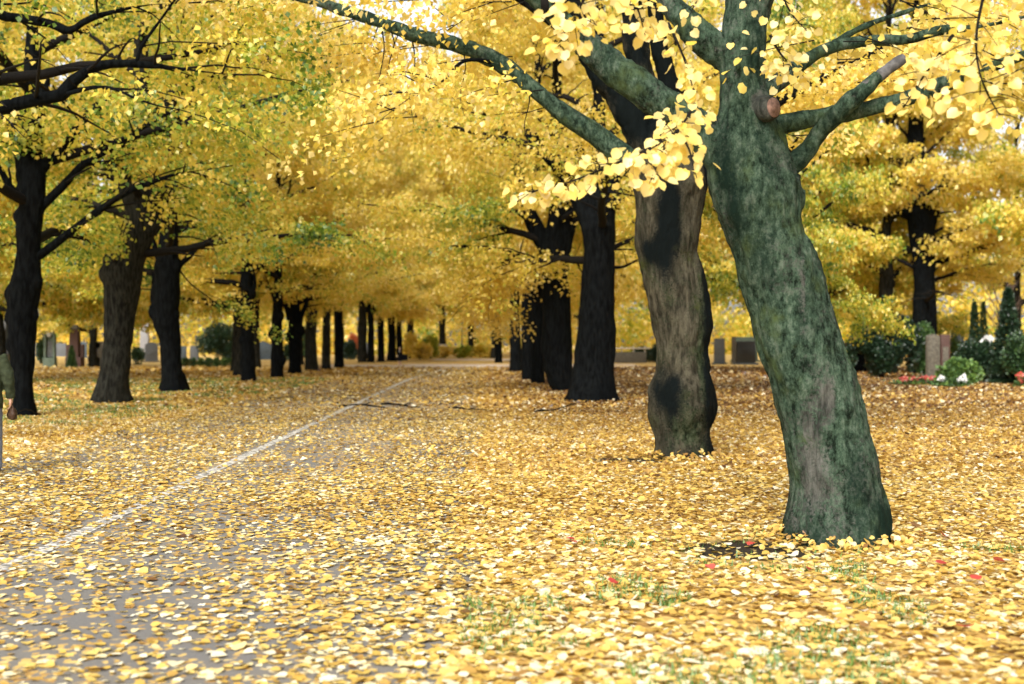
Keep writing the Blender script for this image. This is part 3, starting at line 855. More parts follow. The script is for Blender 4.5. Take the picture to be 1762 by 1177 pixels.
# ---- trees measured from the photograph: trunk outline, chosen limbs, grown crown
def measured(label, group, rows, limbs_px, seed, shift=0.0, bark='bark_dark', per=60, size=0.11, forks_px=(), low=3.2, nl=15, tint=0.55, Lmax=7.2, blobs_px=(), tintfn=None, clear=None, base_row=None, furrow=0.0, gate=None, burls=()):
    D = depth_at(base_row or rows[0][0])
    W = lambda q: at(q[0], q[1], D + (q[2] if len(q) > 2 else 0))
    rng = np.random.default_rng(seed)
    # the stem goes on upwards above the last measured row
    y, l, r = rows[-1]
    up = F / D
    rows = list(rows) + [(y - 2.0 * up, l + (r - l) * .18, r - (r - l) * .18), (y - 10.0 * up, l + (r - l) * .40, r - (r - l) * .40)]
    forks = [(np.array([W(q) for q in pts]), r0, r1) for pts, r0, r1 in forks_px]
    bl = [(k, W(c), rr, a) for k, c, rr, a in blobs_px]
    me, b = make_trunk(rows, D, None, forks, voxel=0.05, smooth=3, seed=seed, r_amp=0.034, furrow=furrow, blobs=bl, rootout=0.08, fat=0.95, burls=burls)
    t = tree_thing(label, b, group)
    link('trunk', me, M[bark], t)
    limbs = [branch_of(t, b, [W(q) for q in pts], r0, r1, M[bark], seed + i, seg=9, n=24) for i, (pts, r0, r1) in enumerate(limbs_px)]
    limbs += [(spline(f[0], 16), f[1], f[2]) for f in forks]
    pts, rad = outline_tube(rows, D)
    z = pts[:, 2] - b[2]
    top = lambda h: (np.interp(h, z, pts[:, 0]), D, h + b[2])
    auto = auto_limbs(rng, top, nl, low + .6, min(z[-1], low + 12.0), 3.0, Lmax, el0=.24, el1=1.05)
    g = Geo()
    for Q, a, c in auto: g.tube(Q - b, np.linspace(a, c, len(Q)), 7, cap=False)
    cl = side_shoots(rng, limbs + auto, g2 := Geo(), every=0.42, first=0.18, len0=2.6, seg=4, droop=-.26)
    cl = cl[cl[:, 2] - b[2] > low - .5 + 0.4 * rng.normal(0, 1, len(cl))]
    cl = cl[(cl[:, 2] - b[2] < max(8.0, .30 * D + 1)) | (rng.random(len(cl)) < .40)]   # sprays above the view dropped so daylight reaches the inner leaves
    if gate is not None: cl = cl[gate(*pix(cl), cl[:, 1] - D)]
    cl = clear_limbs(rng, cl, [q[0] for q in limbs], 620 / D)
    V2 = np.vstack(g2.V)
    g.V.append(V2 - b); g.F += [f + g.n for f in g2.F]; g.n += len(V2)
    ub = g.mesh('upper_branch', True)
    link('upper_branch', ub, M['twig'], t)
    cl[:, :3] -= b
    link_leaves('crown', leaf_cloud(rng, cl, per, size, tint, 0.10, 0.09, 0.42, 0.16, tintfn=tintfn), M['leaf'], t, shift)
    return t, b
# right row, third and fourth tree
nofront = lambda px, py, dy: ~((py > 380) & (dy < 1.5) & (px > 890) & (px < 1075)) & (py < 540)
measured('wide black-barked linden with a straight trunk, third from the front in the right row', RG,
         [(690, 970, 1068), (675, 976, 1064), (650, 984, 1059), (600, 990, 1058), (550, 993, 1059), (500, 998, 1060), (450, 1002, 1061), (400, 1006, 1060), (370, 1010, 1052)],
         [([(1055, 460, 0), (1075, 458, -.1), (1110, 440, -.4)], .05, .02)], 41, 0.02, per=56, gate=nofront,
         forks_px=[([(1025, 420), (1000, 350), (960, 290), (900, 220)], .28, .14), ([(1040, 420), (1050, 330), (1090, 240), (1160, 150)], .26, .12)])
measured_r4 = measured('dark linden forking into two thick limbs, right row, touching the third trunk in view', RG,
         [(675, 952, 992), (650, 938, 988), (600, 932, 985), (550, 931, 984), (500, 932, 984), (450, 936, 982), (430, 938, 978)],
         [([(945, 480), (900, 445, -.4), (850, 428, -.6), (790, 424, -.8), (740, 428, -1)], .10, .03), ([(880, 440, -.5), (855, 470, -.7), (800, 520, -1)], .05, .02), ([(975, 470, 0), (1000, 455, -.2), (1010, 420, -.3)], .05, .03)], 42, 0.0, per=56, gate=nofront, tintfn=lambda P: -.34 * np.exp(-(((P - [-3.0, 0, 5.6]) / [1.9, 3.5, 1.1]) ** 2).sum(1)),
         forks_px=[([(950, 440), (925, 400), (908, 355), (890, 290), (840, 200)], .27, .14), ([(965, 440), (980, 380), (988, 330), (1000, 250)], .28, .15)])
for (fx, fy, h, k, lab) in ((926, 660, .68, 0, 'dark narrow linden half hidden by the forked one, fifth in the right row'),
                            (909, 653, .70, 1, 'dark linden left of the half hidden narrow one, right row'),
                            (886, 641, 1.05, 2, 'dark linden trunk beneath the low yellow spray at the far right row'),
                            (858, 624, 1.0, 0, 'farthest linden of the right row, beside the pale crossing path')):
    place(k, foot(fx, fy), fx * 1.3 + 1.0, h, lab, RG, 0.06, zs=1.5 if h > .8 else 2.0)

# ---- left row
gs, gb = measured_r4
rng = np.random.default_rng(8)
sp = []
for k in range(150):
    u = rng.random(); px_ = 870 - 60 * u + rng.normal(0, 14); py_ = 430 + 150 * rng.random() * (1 - .3 * u)
    sp.append((*at(px_, py_, 40 + rng.normal(0, .8)), *unit(rng.normal(0, 1, 3) * [1, 1, .2]), 1.0))
sp = np.array(sp); sp[:, :3] -= gb
link_leaves('foliage', leaf_cloud(rng, sp, 46, .125, .66, .07, .08, .40, .15, name='foliage'), M['leaf'], gs)
greenl = lambda P: -0.36 * np.clip(fbm(P * .55, 77, 2) + .12, 0, 1) - 0.12 * sstep(7.5, 3.5, P[:, 2])
measured('left row linden with a lumpy black trunk and long arching limb, nearest on the left', LG,
         [(715, 18, 64), (700, 22, 60), (650, 22, 58), (600, 15, 62), (560, 14, 65), (520, 12, 68), (490, 14, 72), (468, 24, 70), (450, 30, 68), (400, 30, 68), (360, 33, 72), (335, 34, 78), (300, 28, 82), (275, 34, 76)],
         [([(62, 440), (75, 435), (130, 392), (180, 355), (220, 330), (265, 312), (312, 298), (400, 285, -.3)], .10, .04), ([(66, 360), (80, 348), (110, 318), (138, 288), (180, 262, -.2), (240, 225, -.4), (300, 190, -.6)], .10, .05),
          ([(45, 310), (25, 330), (0, 292), (-40, 240)], .10, .05), ([(60, 715), (80, 718), (96, 724)], .06, .04)], 51, -0.06, per=56, tintfn=greenl, furrow=.006, burls=[(22, 592, 11), (20, 548, 10), (22, 505, 12), (64, 490, 10), (62, 545, 8), (34, 372, 9), (68, 345, 9)],
         gate=lambda px, py, dy: ~((px > 175) & (px < 365) & (py > 385)) & ~((px > -40) & (px < 330) & (py > 215) & (dy < .6) & (py < 330 + .35 * (160 - px))), forks_px=[([(45, 310), (36, 270), (24, 235), (10, 170)], .14, .08), ([(58, 300), (62, 250), (68, 205), (80, 120)], .20, .09), ([(65, 300), (92, 272), (120, 240), (170, 180)], .13, .08)])
measured('thick linden leaning slightly right with a knotted shoulder, second in the left row', LG,
         [(693, 158, 226), (680, 163, 224), (650, 172, 222), (600, 178, 225), (550, 180, 232), (500, 178, 241), (470, 177, 246), (455, 184, 249), (440, 188, 252), (415, 206, 263), (400, 214, 268), (385, 219, 270)],
         [([(190, 480), (186, 450), (196, 430)], .16, .12), ([(262, 400), (275, 385), (290, 340), (330, 290)], .12, .05)], 52, -0.05, bark='bark_mid', per=56, tintfn=greenl, furrow=.006, gate=lambda px, py, dy: ~((px > 175) & (px < 365) & (py > 385) & (dy < 3)), burls=[(187, 472, 13), (196, 442, 11), (240, 410, 13), (234, 478, 11), (218, 560, 8), (190, 540, 9)],
         forks_px=[([(240, 400), (225, 340), (190, 270), (140, 190)], .26, .12), ([(250, 400), (262, 340), (280, 260), (290, 180), (370, 80)], .28, .12)])
measured('dark linden with a burl on its left side, third in the left row', LG,
         [(672, 272, 328), (660, 276, 320), (620, 277, 312), (580, 272, 311), (550, 262, 310), (530, 262, 308), (500, 264, 311), (460, 265, 310), (440, 272, 310)],
         [([(300, 465), (318, 448), (338, 428), (356, 414), (400, 390)], .11, .05), ([(280, 470), (268, 430), (258, 395), (250, 350)], .10, .05), ([(268, 545), (262, 515), (264, 480), (258, 455)], .08, .04), ([(305, 460), (330, 490), (370, 520, -.3), (420, 560, -.6)], .03, .012)], 53, -0.03, per=56, tintfn=greenl, gate=lambda px, py, dy: ~((px > 235) & (px < 375) & (py > 400) & (dy < 1.5)), burls=[(268, 535, 11), (272, 500, 11), (304, 458, 11), (302, 545, 9), (283, 455, 10), (304, 600, 7)],
         forks_px=[([(290, 450), (285, 390), (288, 320), (300, 200)], .24, .12)])
measured('slim straight black linden, fourth in the left row, standing alone', LG,
         [(656, 413, 443), (640, 415, 440), (600, 413, 438), (560, 412, 438), (520, 413, 436), (500, 414, 436)],
         [([(430, 510), (438, 490), (436, 460)], .12, .06)], 54, 0.0, per=52, size=.13, burls=[(417, 585, 7), (435, 505, 8), (418, 520, 7)], forks_px=[([(425, 500), (428, 440), (435, 360)], .22, .1)])
measured('dark linden close beside the forked one, fifth in the left row', LG,
         [(651, 463, 490), (640, 466, 488), (600, 466, 488), (570, 465, 487), (540, 468, 487), (525, 470, 488)], [([(478, 540), (470, 510), (455, 470)], .10, .05)], 55, 0.02, per=52, size=.13, burls=[(468, 575, 7), (485, 545, 6), (486, 620, 6)])
measured('black linden with a clear Y fork, sixth in the left row', LG,
         [(644, 494, 521), (630, 497, 518), (600, 496, 519), (570, 494, 520), (545, 497, 518)], [([(500, 550), (488, 515), (478, 495), (460, 450)], .17, .08), ([(515, 550), (524, 530), (531, 512), (545, 470)], .15, .08)], 56, 0.02, per=52, size=.13, burls=[(497, 580, 7), (518, 570, 7), (508, 548, 8)])
for (fx, fy, h, k, lab, bk) in ((537, 639, .98, 1, 'greenish algae-covered linden trunk, seventh in the left row', 'bark_mid'), (562, 636, .95, 2, 'slender linden trunk, eighth in the left row', 'bark_mid'),
                            (583, 633, 1.0, 0, 'linden trunk ending the near part of the left row, before the path', 'bark_dark'), (623, 624, 1.05, 1, 'broad mossy linden trunk, first of the far group past the crossing path', 'bark_mid'),
                            (638, 624, 1.0, 2, 'black linden trunk touching the broad mossy one in the far group', 'bark_dark'), (655, 622, 1.0, 0, 'single narrow linden trunk in the middle of the far group', 'bark_dark'),
                            (673, 621, 1.1, 1, 'stout black linden in the far group, left neighbour of the walking woman', 'bark_dark'), (687, 620, 1.0, 2, 'linden right behind the walking woman with the black case', 'bark_dark')):
    place(k, foot(fx, fy), fx * 2.1, h, lab, LG, 0.06, bk, zs=1.5)
# the tree whose limb reaches in from the left edge
D0 = 17.0
Z = lambda px, py, dd=0.0: at(px, py, D0 + dd)
measured('linden standing left of the view, its thick crooked limb reaching in above', LG,
         [(782, -330, -225), (740, -325, -235), (600, -320, -240), (400, -318, -245), (250, -315, -245)],
         [([(-250, 260), (-120, 215), (0, 186), (60, 172), (105, 163), (128, 138), (160, 118), (195, 109), (235, 110), (290, 115), (365, 125), (420, 130, -.3)], .13, .035),
          ([(235, 110), (238, 95), (250, 70), (290, 15), (330, -50)], .035, .015), ([(105, 163), (180, 150, -.3), (240, 172, -.5), (300, 190, -.8)], .03, .012), ([(-250, 120), (-50, 20), (10, 28), (85, 40), (120, 52), (160, 30), (260, 8), (370, 5)], .09, .03)], 57, -0.02, per=44, size=.095, low=4.2, tint=.56, tintfn=greenl, base_row=776, gate=lambda px, py, dy: (py < 60) | (dy > .8) | ((px > 240) & (py < 230) & (dy > -2)) | ((py > 120 + 0 * px) & (px < -60)))

# ------------------------------------------------------------------ trees behind the rows
BG = 'yellow trees among the graves behind the rows'
bgl = ['yellow tree in the foliage behind the left row of lindens', 'golden tree in the foliage behind the right row of lindens', 'far yellow tree crown closing the avenue beyond the crossing path']
rb = np.random.default_rng(5)
spots = [(-21.5, 44, 0, 0), (-25.5, 58, 0, 1), (-17.5, 74, 0, 0), (-20.4, 60, 0, 1), (-24.6, 84, 0, 0), (-38, 72, 0, 1), (-19, 104, 0, 0), (-31.6, 108, 0, 1), (-46, 96, 0, 0), (-52, 120, 0, 1), (-16, 132, 0, 0), (-58, 80, 0, 0),
         (16, 64, 1, 0), (10, 72, 1, 1), (19, 78, 1, 0), (26, 48, 1, 1), (26, 74, 1, 0), (37, 62, 1, 1), (14, 98, 1, 0), (26, 102, 1, 1), (40, 92, 1, 0), (8, 124, 1, 1), (52, 84, 1, 0), (34, 122, 1, 1), (29, 36, 1, 1),   (20, 62, 1, 0), (33, 48, 1, 0), (45, 70, 1, 1), (-26, 40, 0, 0), (-34, 34, 0, 1), (-20, 90, 0, 1), (-40, 56, 0, 0), (-13.5, 58, 0, 1), (6, 100, 1, 0), (18, 140, 1, 1),
         (10, 140, 2, 0), (-18, 140, 2, 1), (-9, 150, 2, 0), (-2, 146, 2, 1), (-14, 160, 2, 0), (4, 158, 2, 1), (-6, 172, 2, 1), (12, 150, 2, 0), (-22, 150, 2, 1)]
for (x, y, g_, k) in spots:
    place(P_LOW[k], (x, y, gz1(x, y)), rb.uniform(0, 6), rb.uniform(.9, 1.2) * (1.45 if g_ == 2 else 1), bgl[g_], [BG + ' on the left', BG + ' on the right', 'crowns closing the far end of the avenue'][g_], rb.uniform(-.05, .12) if g_ else rb.uniform(-.10, .08), 'bark_mid', zs=1.7 if y > 68 else 1.3)
place(P_LOW[1], (8.6, 36.3, gz1(8.6, 36.3)), 2.2, .56, 'yellow tree whose trunk hides behind the mossy leaning trunk', 'trees behind the right-hand graves', -.17, zs=1.5)
measured('thick black tree trunk with a side limb, rising behind the dark hedge on the right', 'trees behind the right-hand graves',
         [(645, 1566, 1616), (550, 1570, 1612), (500, 1572, 1610), (460, 1572, 1608), (420, 1566, 1610), (380, 1560, 1608), (330, 1552, 1600)],
         [([(1602, 462), (1625, 447), (1655, 440), (1690, 425), (1740, 400)], .22, .07), ([(1575, 380), (1555, 360), (1540, 320)], .2, .1), ([(1600, 400), (1615, 350), (1625, 300)], .2, .1)], 58, .06, per=48, size=.15,
         gate=lambda px, py, dy: ~((dy < 1.5) & (px > 1535) & (px < 1640) & (py > 345)) & ~((py > 480) & (px > 1440)))
place(P_LOW[1], foot(1478, 641), 2.0, 1.0, 'greenish-yellow tree half hidden behind the mossy leaning trunk', 'trees behind the right-hand graves', -.14)
place(P_LOW[0], foot(160, 632), 2.0, 1.0, 'dark mossy tree trunk between the red obelisk and the second left linden', 'trees behind the left-hand graves', -.05, 'bark_mid')
# far-off wood closing the horizon
rng = np.random.default_rng(77)
n = 1700
a = rng.uniform(-0.62, 0.62, n); R_ = rng.uniform(185, 235, n)
ctr = np.stack([np.sin(a) * R_, np.cos(a) * R_, rng.uniform(0, 1, n) ** 1.3 * 24 - .3, np.cos(a * 9), np.sin(a * 9), np.zeros(n), rng.uniform(3, 6, n)], -1)
me = leaf_cloud(rng, ctr, 90, .75, .55, .14, .08, .55, .35, name='far_wood')
o = link_leaves('far_wood', me, M['leaf'], None); tag(o, 'far-off mass of yellow autumn woodland closing the horizon', 'woodland', kind='stuff')

# ------------------------------------------------------------------ ground, road, path
xs = np.concatenate([np.linspace(-400, -60, 18), np.linspace(-56, -16, 41), np.linspace(-15.5, 15.5, 125), np.linspace(16, 56, 41), np.linspace(60, 400, 18)])
ys = np.concatenate([np.linspace(-40, 2, 15), np.linspace(2.4, 40, 95), np.linspace(40.8, 130, 112), np.linspace(135, 600, 40)])
X, Y = np.meshgrid(xs, ys)
Zg = gz(X.ravel(), Y.ravel())
nx = len(xs); i, j = np.meshgrid(np.arange(len(ys) - 1), np.arange(nx - 1), indexing='ij')
Q = np.stack([i * nx + j, i * nx + j + 1, (i + 1) * nx + j + 1, (i + 1) * nx + j], -1).reshape(-1, 4)
XY = np.stack([X.ravel(), Y.ravel()], -1)
def blob(xy, c, r, ang=0.0):
    d = xy - np.asarray(c)[:2]
    u = d[:, 0] * math.cos(ang) + d[:, 1] * math.sin(ang); v = -d[:, 0] * math.sin(ang) + d[:, 1] * math.cos(ang)
    return np.exp(-((u / r[0]) ** 2 + (v / r[1]) ** 2))
def soil_f(xy):
    return np.maximum.reduce([blob(xy, b1 + [-.85, -.55, 0], (.75, .6)) * 1.0, blob(xy, b2 + [-.75, -.5, 0], (.9, .5)) * 1.0, blob(xy, b1 + [-1.55, -3.0, 0], (.7, .35)) * .55])
def grass_f(xy):
    x, y = xy[:, 0], xy[:, 1]
    s = -0.30 + 0 * x
    left = x < road_c(y) - 3.1
    s = s + 0.30 * left * sstep(22, 27, y) * (1 - sstep(48, 62, y)) + 0.1 * left
    s = s + 0.30 * ((x > 0.2) & (y < 8.5)) + 00.05 * blob(xy, b1 + [-.8, -.3, 0], (1.1, .7)) - 0.10 * ((x > 2) & (y > 12))
    return s
me = mesh_np('ground', np.stack([X.ravel(), Y.ravel(), Zg], -1), [Q], True, {'soil': soil_f(XY), 'grass': grass_f(XY)})
tag(link('ground', me, M['verge']), kind='structure')
def strip(name, mat, left, right, ys_, dz, nx_=9):
    ys_ = np.asarray(ys_, float)
    u = np.linspace(0, 1, nx_)
    Xs = left(ys_)[:, None] * (1 - u) + right(ys_)[:, None] * u
    Ys = np.repeat(ys_[:, None], nx_, 1)
    Zs = -0.45 * sstep(45, 92, Ys) + dz
    i, j = np.meshgrid(np.arange(len(ys_) - 1), np.arange(nx_ - 1), indexing='ij')
    q = np.stack([i * nx_ + j, i * nx_ + j + 1, (i + 1) * nx_ + j + 1, (i + 1) * nx_ + j], -1).reshape(-1, 4)
    return tag(link(name, mesh_np(name, np.stack([Xs.ravel(), Ys.ravel(), Zs.ravel()], -1), [q]), mat), kind='structure')
yr = np.concatenate([np.linspace(-20, 95, 231)])
wv = lambda y, s: 0.25 * noise3(np.stack([y * .5, y * 0 + s, y * 0], -1), 3)
strip('road', M['asphalt'], lambda y: road_c(y) - 3.15 + wv(y, 1), lambda y: road_c(y) + 3.15 + wv(y, 9), yr, .006)
strip('road_line', M['line'], lambda y: road_c(y) - .075, lambda y: road_c(y) + .075, np.linspace(-20, 90, 221), .011, 3)
strip('cross_path', M['gravel'], lambda y: y * 0 - 17, lambda y: y * 0 + 11, np.linspace(95.2, 107, 25), .012, 40)
strip('far_path', M['gravel'], lambda y: y * 0 - 9, lambda y: y * 0 + 10, np.linspace(128, 140, 5), .012, 20)

# ------------------------------------------------------------------ fallen leaves
def litter(seed, y0, y1, per_m2, size, shape, tilt, name):
    rng = np.random.default_rng(seed)
    half = lambda y: 0.50 * y + 2.0
    n = int((half(y0) + half(y1)) * (y1 - y0) * per_m2)
    y = rng.uniform(y0, y1, n); x = rng.uniform(-1, 1, n) * half(y1)
    ok = np.abs(x) < half(y); x, y = x[ok], y[ok]
    xy = np.stack([x, y], -1)
    dc = x - road_c(y)
    wob = fbm(np.stack([x * .5, y * .5, x * 0], -1), 8, 3) * .6
    road = 1 - sstep(2.3, 3.7, np.abs(dc) + wob * .6)
    pat = fbm(np.stack([x * .9, y * 1.6, x * 0], -1), 21, 4)
    # how thickly the road is covered: thin close by, thicker further on, drifts along the middle line
    cov_road = 0.33 + 0.10 * sstep(6.5, 9.5, y) + 0.42 * sstep(.2, 2.6, dc + 1.2 * wob) + (.42 * sstep(8.5, 11, y)) * sstep(-.05, -.5, dc + .3 * wob) - 0.10 * sstep(12, 20, y) + 0.15 * pat + 0.25 * np.exp(-((dc + .55) / .9) ** 2) * sstep(7, 10, y)
    line = np.exp(-(dc / .13) ** 2) * (.15 + .2 * sstep(20, 23, y) + sstep(12, 15, y) * (1 - sstep(21, 23, y)) + sstep(26, 29, y) + (1 - sstep(7.9, 8.3, y)))
    cov_road = cov_road * (.62 + .38 * sstep(.4, 2.8, dc + 1.2 * wob)) * (1 - .8 * np.clip(line, 0, 1))
    cov_verge = 0.92 - 0.25 * np.clip(grass_f(xy) + .25, 0, 1) - (.78 + .5 * np.clip(pat, -.3, .4)) * soil_f(xy) + .20 * pat
    left = dc < -3.0
    cov_verge = cov_verge - .16 * left * sstep(22, 27, y) * (1 - sstep(48, 62, y))
    cov = cov_verge * (1 - road) + cov_road * road
    ok = rng.random(len(x)) < np.clip(cov, 0.02, 1)
    x, y, dc, road = x[ok], y[ok], dc[ok], road[ok]
    n = len(x)
    far = sstep(12, 40, y)
    z = gz(x, y) * (np.abs(dc) > 3) + (-0.45 * sstep(45, 92, y)) * (np.abs(dc) <= 3) + .010 + rng.uniform(0, .018, n) * (1 - road * .6)
    az = rng.uniform(0, 2 * PI, n)
    T = np.stack([np.cos(az), np.sin(az), rng.normal(0, tilt, n) * .7], -1)
    Nn = np.array([0, 0, 1.0]) + rng.normal(0, tilt, (n, 3)) * (1 - .35 * road)[:, None]
    br = fbm(np.stack([x * .12, y * .45, x * 0], -1), 33, 3)  # wide tint bands, litter tone mixed with painted shade and light across the road
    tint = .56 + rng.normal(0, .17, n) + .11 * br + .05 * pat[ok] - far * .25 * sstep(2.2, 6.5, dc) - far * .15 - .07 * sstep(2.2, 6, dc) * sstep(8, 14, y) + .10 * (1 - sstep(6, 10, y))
    pale = rng.random(n) < (.15 + .12 * (1 - sstep(6, 11, y)))
    tint[pale] = rng.uniform(.85, 1.0, pale.sum())
    brown = rng.random(n) < .08
    tint[brown] -= .28
    S = size * np.clip(rng.lognormal(-.08, .28, n), .4, 1.7)
    P = np.stack([x, y, z], -1)
    P[:, :2] -= T[:, :2] * S[:, None] * .5
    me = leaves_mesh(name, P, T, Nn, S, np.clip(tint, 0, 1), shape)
    return me
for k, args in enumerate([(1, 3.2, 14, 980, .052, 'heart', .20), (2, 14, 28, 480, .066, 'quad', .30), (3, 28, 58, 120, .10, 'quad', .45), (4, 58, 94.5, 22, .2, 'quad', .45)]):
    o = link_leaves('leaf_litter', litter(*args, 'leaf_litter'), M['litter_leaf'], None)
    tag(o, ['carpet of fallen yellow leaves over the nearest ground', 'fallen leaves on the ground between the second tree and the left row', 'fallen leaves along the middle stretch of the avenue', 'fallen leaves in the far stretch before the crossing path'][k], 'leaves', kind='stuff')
# leaves drifted against the feet of the two near trees
rng = np.random.default_rng(19)
P = []; T = []; S = []
for b_, r_, n_ in ((b1, .44, 420), (b2, .47, 420)):
    a_ = rng.uniform(0, 6.28, n_); q = np.abs(rng.normal(0, .16, n_))
    P.append(np.stack([b_[0] + np.cos(a_) * (r_ + q), b_[1] + np.sin(a_) * (r_ + q), gz(b_[0] + np.cos(a_) * (r_ + q), b_[1] + np.sin(a_) * (r_ + q)) + .02 + .11 * np.exp(-q / .08) * rng.random(n_)], -1))
    T.append(np.stack([-np.cos(a_), -np.sin(a_), .9 * np.exp(-q / .1)], -1) + rng.normal(0, .5, (n_, 3))); S.append(rng.uniform(.035, .065, n_))
P = np.vstack(P); n = len(P)
o = link_leaves('leaf_litter', leaves_mesh('leaf_litter', P, np.vstack(T), np.array([0, 0, 1.]) + rng.normal(0, .4, (n, 3)), np.concatenate(S), np.clip(rng.normal(.5, .2, n), 0, 1), 'heart'), M['litter_leaf'], None)
tag(o, 'fallen leaves drifted against the feet of the two nearest trunks', 'leaves', kind='stuff')
# red fallen leaves in the foreground right
rng = np.random.default_rng(9)
n = 16
x = rng.uniform(.4, 3.8, n); y = rng.uniform(4.9, 9.5, n)
az = rng.uniform(0, 6.28, n)
T = np.stack([np.cos(az), np.sin(az), rng.normal(0, .15, n)], -1)
o = link_leaves('red_leaf_litter', leaves_mesh('red_leaf_litter', np.stack([x, y, gz(x, y) + .045], -1), T, np.array([0, 0, 1.]) + rng.normal(0, .3, (n, 3)), rng.uniform(.05, .09, n), rng.uniform(.2, .8, n), 'heart'), M['red_petal'], None)
tag(o, 'scattered red fallen leaves among the yellow ones at the lower right', 'leaves', kind='stuff')
# grass showing through
rng = np.random.default_rng(10)
def blades(n, xr, yr_, h, thr, cond):
    x = rng.uniform(*xr, n); y = rng.uniform(*yr_, n)
    q = fbm(np.stack([x * 1.3, y * 1.3, x * 0], -1), 61, 3)
    ok = (q > thr) & cond(x, y); x, y = x[ok], y[ok]
    return x, y, h * rng.uniform(.5, 1.3, len(x))
parts = [blades(34000, (-.3, 5.5), (3.6, 9.2), .05, .40, lambda x, y: (np.abs(x) < .5 * y + 1) & (soil_f(np.stack([x, y], -1)) < .3)), blades(250, (b1[0] - 2.2, b1[0] + .4), (b1[1] - 1.1, b1[1] + .3), .05, .0, lambda x, y: soil_f(np.stack([x, y], -1)) < .95), blades(45000, (-22, -7.6), (22, 52), .075, .05, lambda x, y: x < road_c(y) - 3.3)]
x = np.concatenate([p[0] for p in parts]); y = np.concatenate([p[1] for p in parts]); h = np.concatenate([p[2] for p in parts]); n = len(x)
az = rng.uniform(0, 6.28, n); ln = rng.uniform(.2, .9, n)
wdt = .0045 + .0006 * y
u = np.stack([np.cos(az), np.sin(az), 0 * az], -1); v = np.stack([-np.sin(az), np.cos(az), 0 * az], -1)
B0 = np.stack([x, y, gz(x, y) - .005], -1)
V = np.stack([B0 - u * wdt[:, None], B0 + u * wdt[:, None], B0 + v * (ln * h)[:, None] + np.array([0, 0, 1]) * h[:, None]], 1)
gm = mesh_np('grass', V.reshape(-1, 3), [np.arange(3 * n).reshape(-1, 3)], False, {'tint': np.repeat(rng.uniform(.75, 1.0, n), 3)})
o = link_leaves('grass', gm, M['green_leaf'], None); tag(o, 'short green grass showing between the fallen leaves', 'grass', kind='stuff')
# fallen sticks on the road
for pts, lab in (([(585, 701), (612, 698), (640, 700), (662, 703)], 'longest dark stick lying on the road across the white line'), ([(655, 697), (680, 698), (705, 702), (722, 702)], 'thin dark stick on the road just right of the white line'), ([(780, 704), (810, 706), (838, 708)], 'short dark stick on the right half of the road'), ([(465, 687), (485, 686), (505, 685)], 'dark stick on the leaves left of the white line'), ([(920, 712), (950, 708), (982, 700), (1000, 694)], 'dark fallen branch beside the foot of the third right trunk')):
    P = np.array([foot(*p) for p in pts]) + [0, 0, .03]
    P = spline(P, 12); P[:, 2] += np.random.default_rng(len(lab)).normal(0, .012, len(P))
    b = P[0].copy(); g = Geo().tube(P - b, np.linspace(.035, .012, len(P)), 6)
    m_ = len(P) // 2; g.tube(np.array([P[m_], P[m_] + [.15, .25, .05], P[m_] + [.2, .5, .04]]) - b, [.014, .01, .006], 5)
    o = link('fallen_stick', g.mesh('fallen_stick', True), M['twig'], None, b); tag(o, lab, 'stick', 'sticks fallen on the road')
# ------------------------------------------------------------------ shrubs and conifers of the cemetery
def shrub(label, b, rx, ry, h, n, size, tint, seed, kind='bush', mat='green_leaf', cat=None, group=None, name=None, shift=0.0, z0=0.0, rough=.35):
    rng = np.random.default_rng(seed)
    t = thing(name or {'bush': 'bush', 'cone': 'conifer', 'flat': 'low_plant', 'ball': 'clipped_bush'}[kind], label, cat or {'bush': 'bush', 'cone': 'conifer', 'flat': 'plant', 'ball': 'bush'}[kind], b, 0, group)
    m_ = n * 3
    u = unit(rng.normal(0, 1, (m_, 3))); r = rng.random(m_) ** .45
    if kind == 'cone':
        zz = rng.random(m_) ** 1.35
        prof = (1 - zz) ** .75 * (.85 + .25 * np.sin(zz * 31 + rng.uniform(0, 6)) ** 2) + .03
        a = rng.uniform(0, 6.28, m_); rad = r ** .7
        P = np.stack([np.cos(a) * rad * prof * rx, np.sin(a) * rad * prof * ry, z0 + zz * (h - z0)], -1)
        out = np.stack([np.cos(a), np.sin(a), 0 * a + .9], -1)
        ok = fbm(P * 3.0 / max(rx, .4), seed, 2) * .25 + (1 - rad) * .3 > -.12
    else:
        P = u * r[:, None] * np.array([rx, ry, h * .55]) + [0, 0, h * .5]
        out = u + [0, 0, .4]
        ok = (fbm(P * 2.2 / max(rx, .3), seed, 2) > (r - .85) * 2.2 * (rough / .35) - .0) & (P[:, 2] > z0)
        if kind == 'ball': ok = P[:, 2] > z0
    P = P[ok][:n]; out = out[ok][:n]; k = len(P)
    T = unit(out + rng.normal(0, .6, (k, 3))); Nn = rng.normal(0, 1, (k, 3)) + [0, 0, .6]
    tn = np.clip(tint + .10 * fbm(P * 2.5 / max(rx, .3), seed + 3, 2) + rng.normal(0, .09, k), 0, 1)
    link_leaves('foliage', leaves_mesh('foliage', P, T, Nn, size * rng.uniform(.6, 1.3, k), tn), M[mat], t, shift)
    g = Geo()
    if kind == 'cone': g.tube([(0, 0, -.1), (0, 0, h * .9)], [max(.04, rx * .10), .012], 7)
    else:
        for q in range(5):
            a = q * 1.26 + rng.uniform(-.3, .3)
            g.tube(spline([(0.05 * math.cos(a), .05 * math.sin(a), -.05), (rx * .25 * math.cos(a), ry * .25 * math.sin(a), h * .35), (rx * .5 * math.cos(a), ry * .5 * math.sin(a), h * .75)], 8), np.linspace(.03, .008, 8)[:len(spline([(0, 0, 0), (1, 0, 0), (2, 0, 0)], 8))], 5)
    link('stem', g.mesh('stem', True), M['twig'], t)
    return t
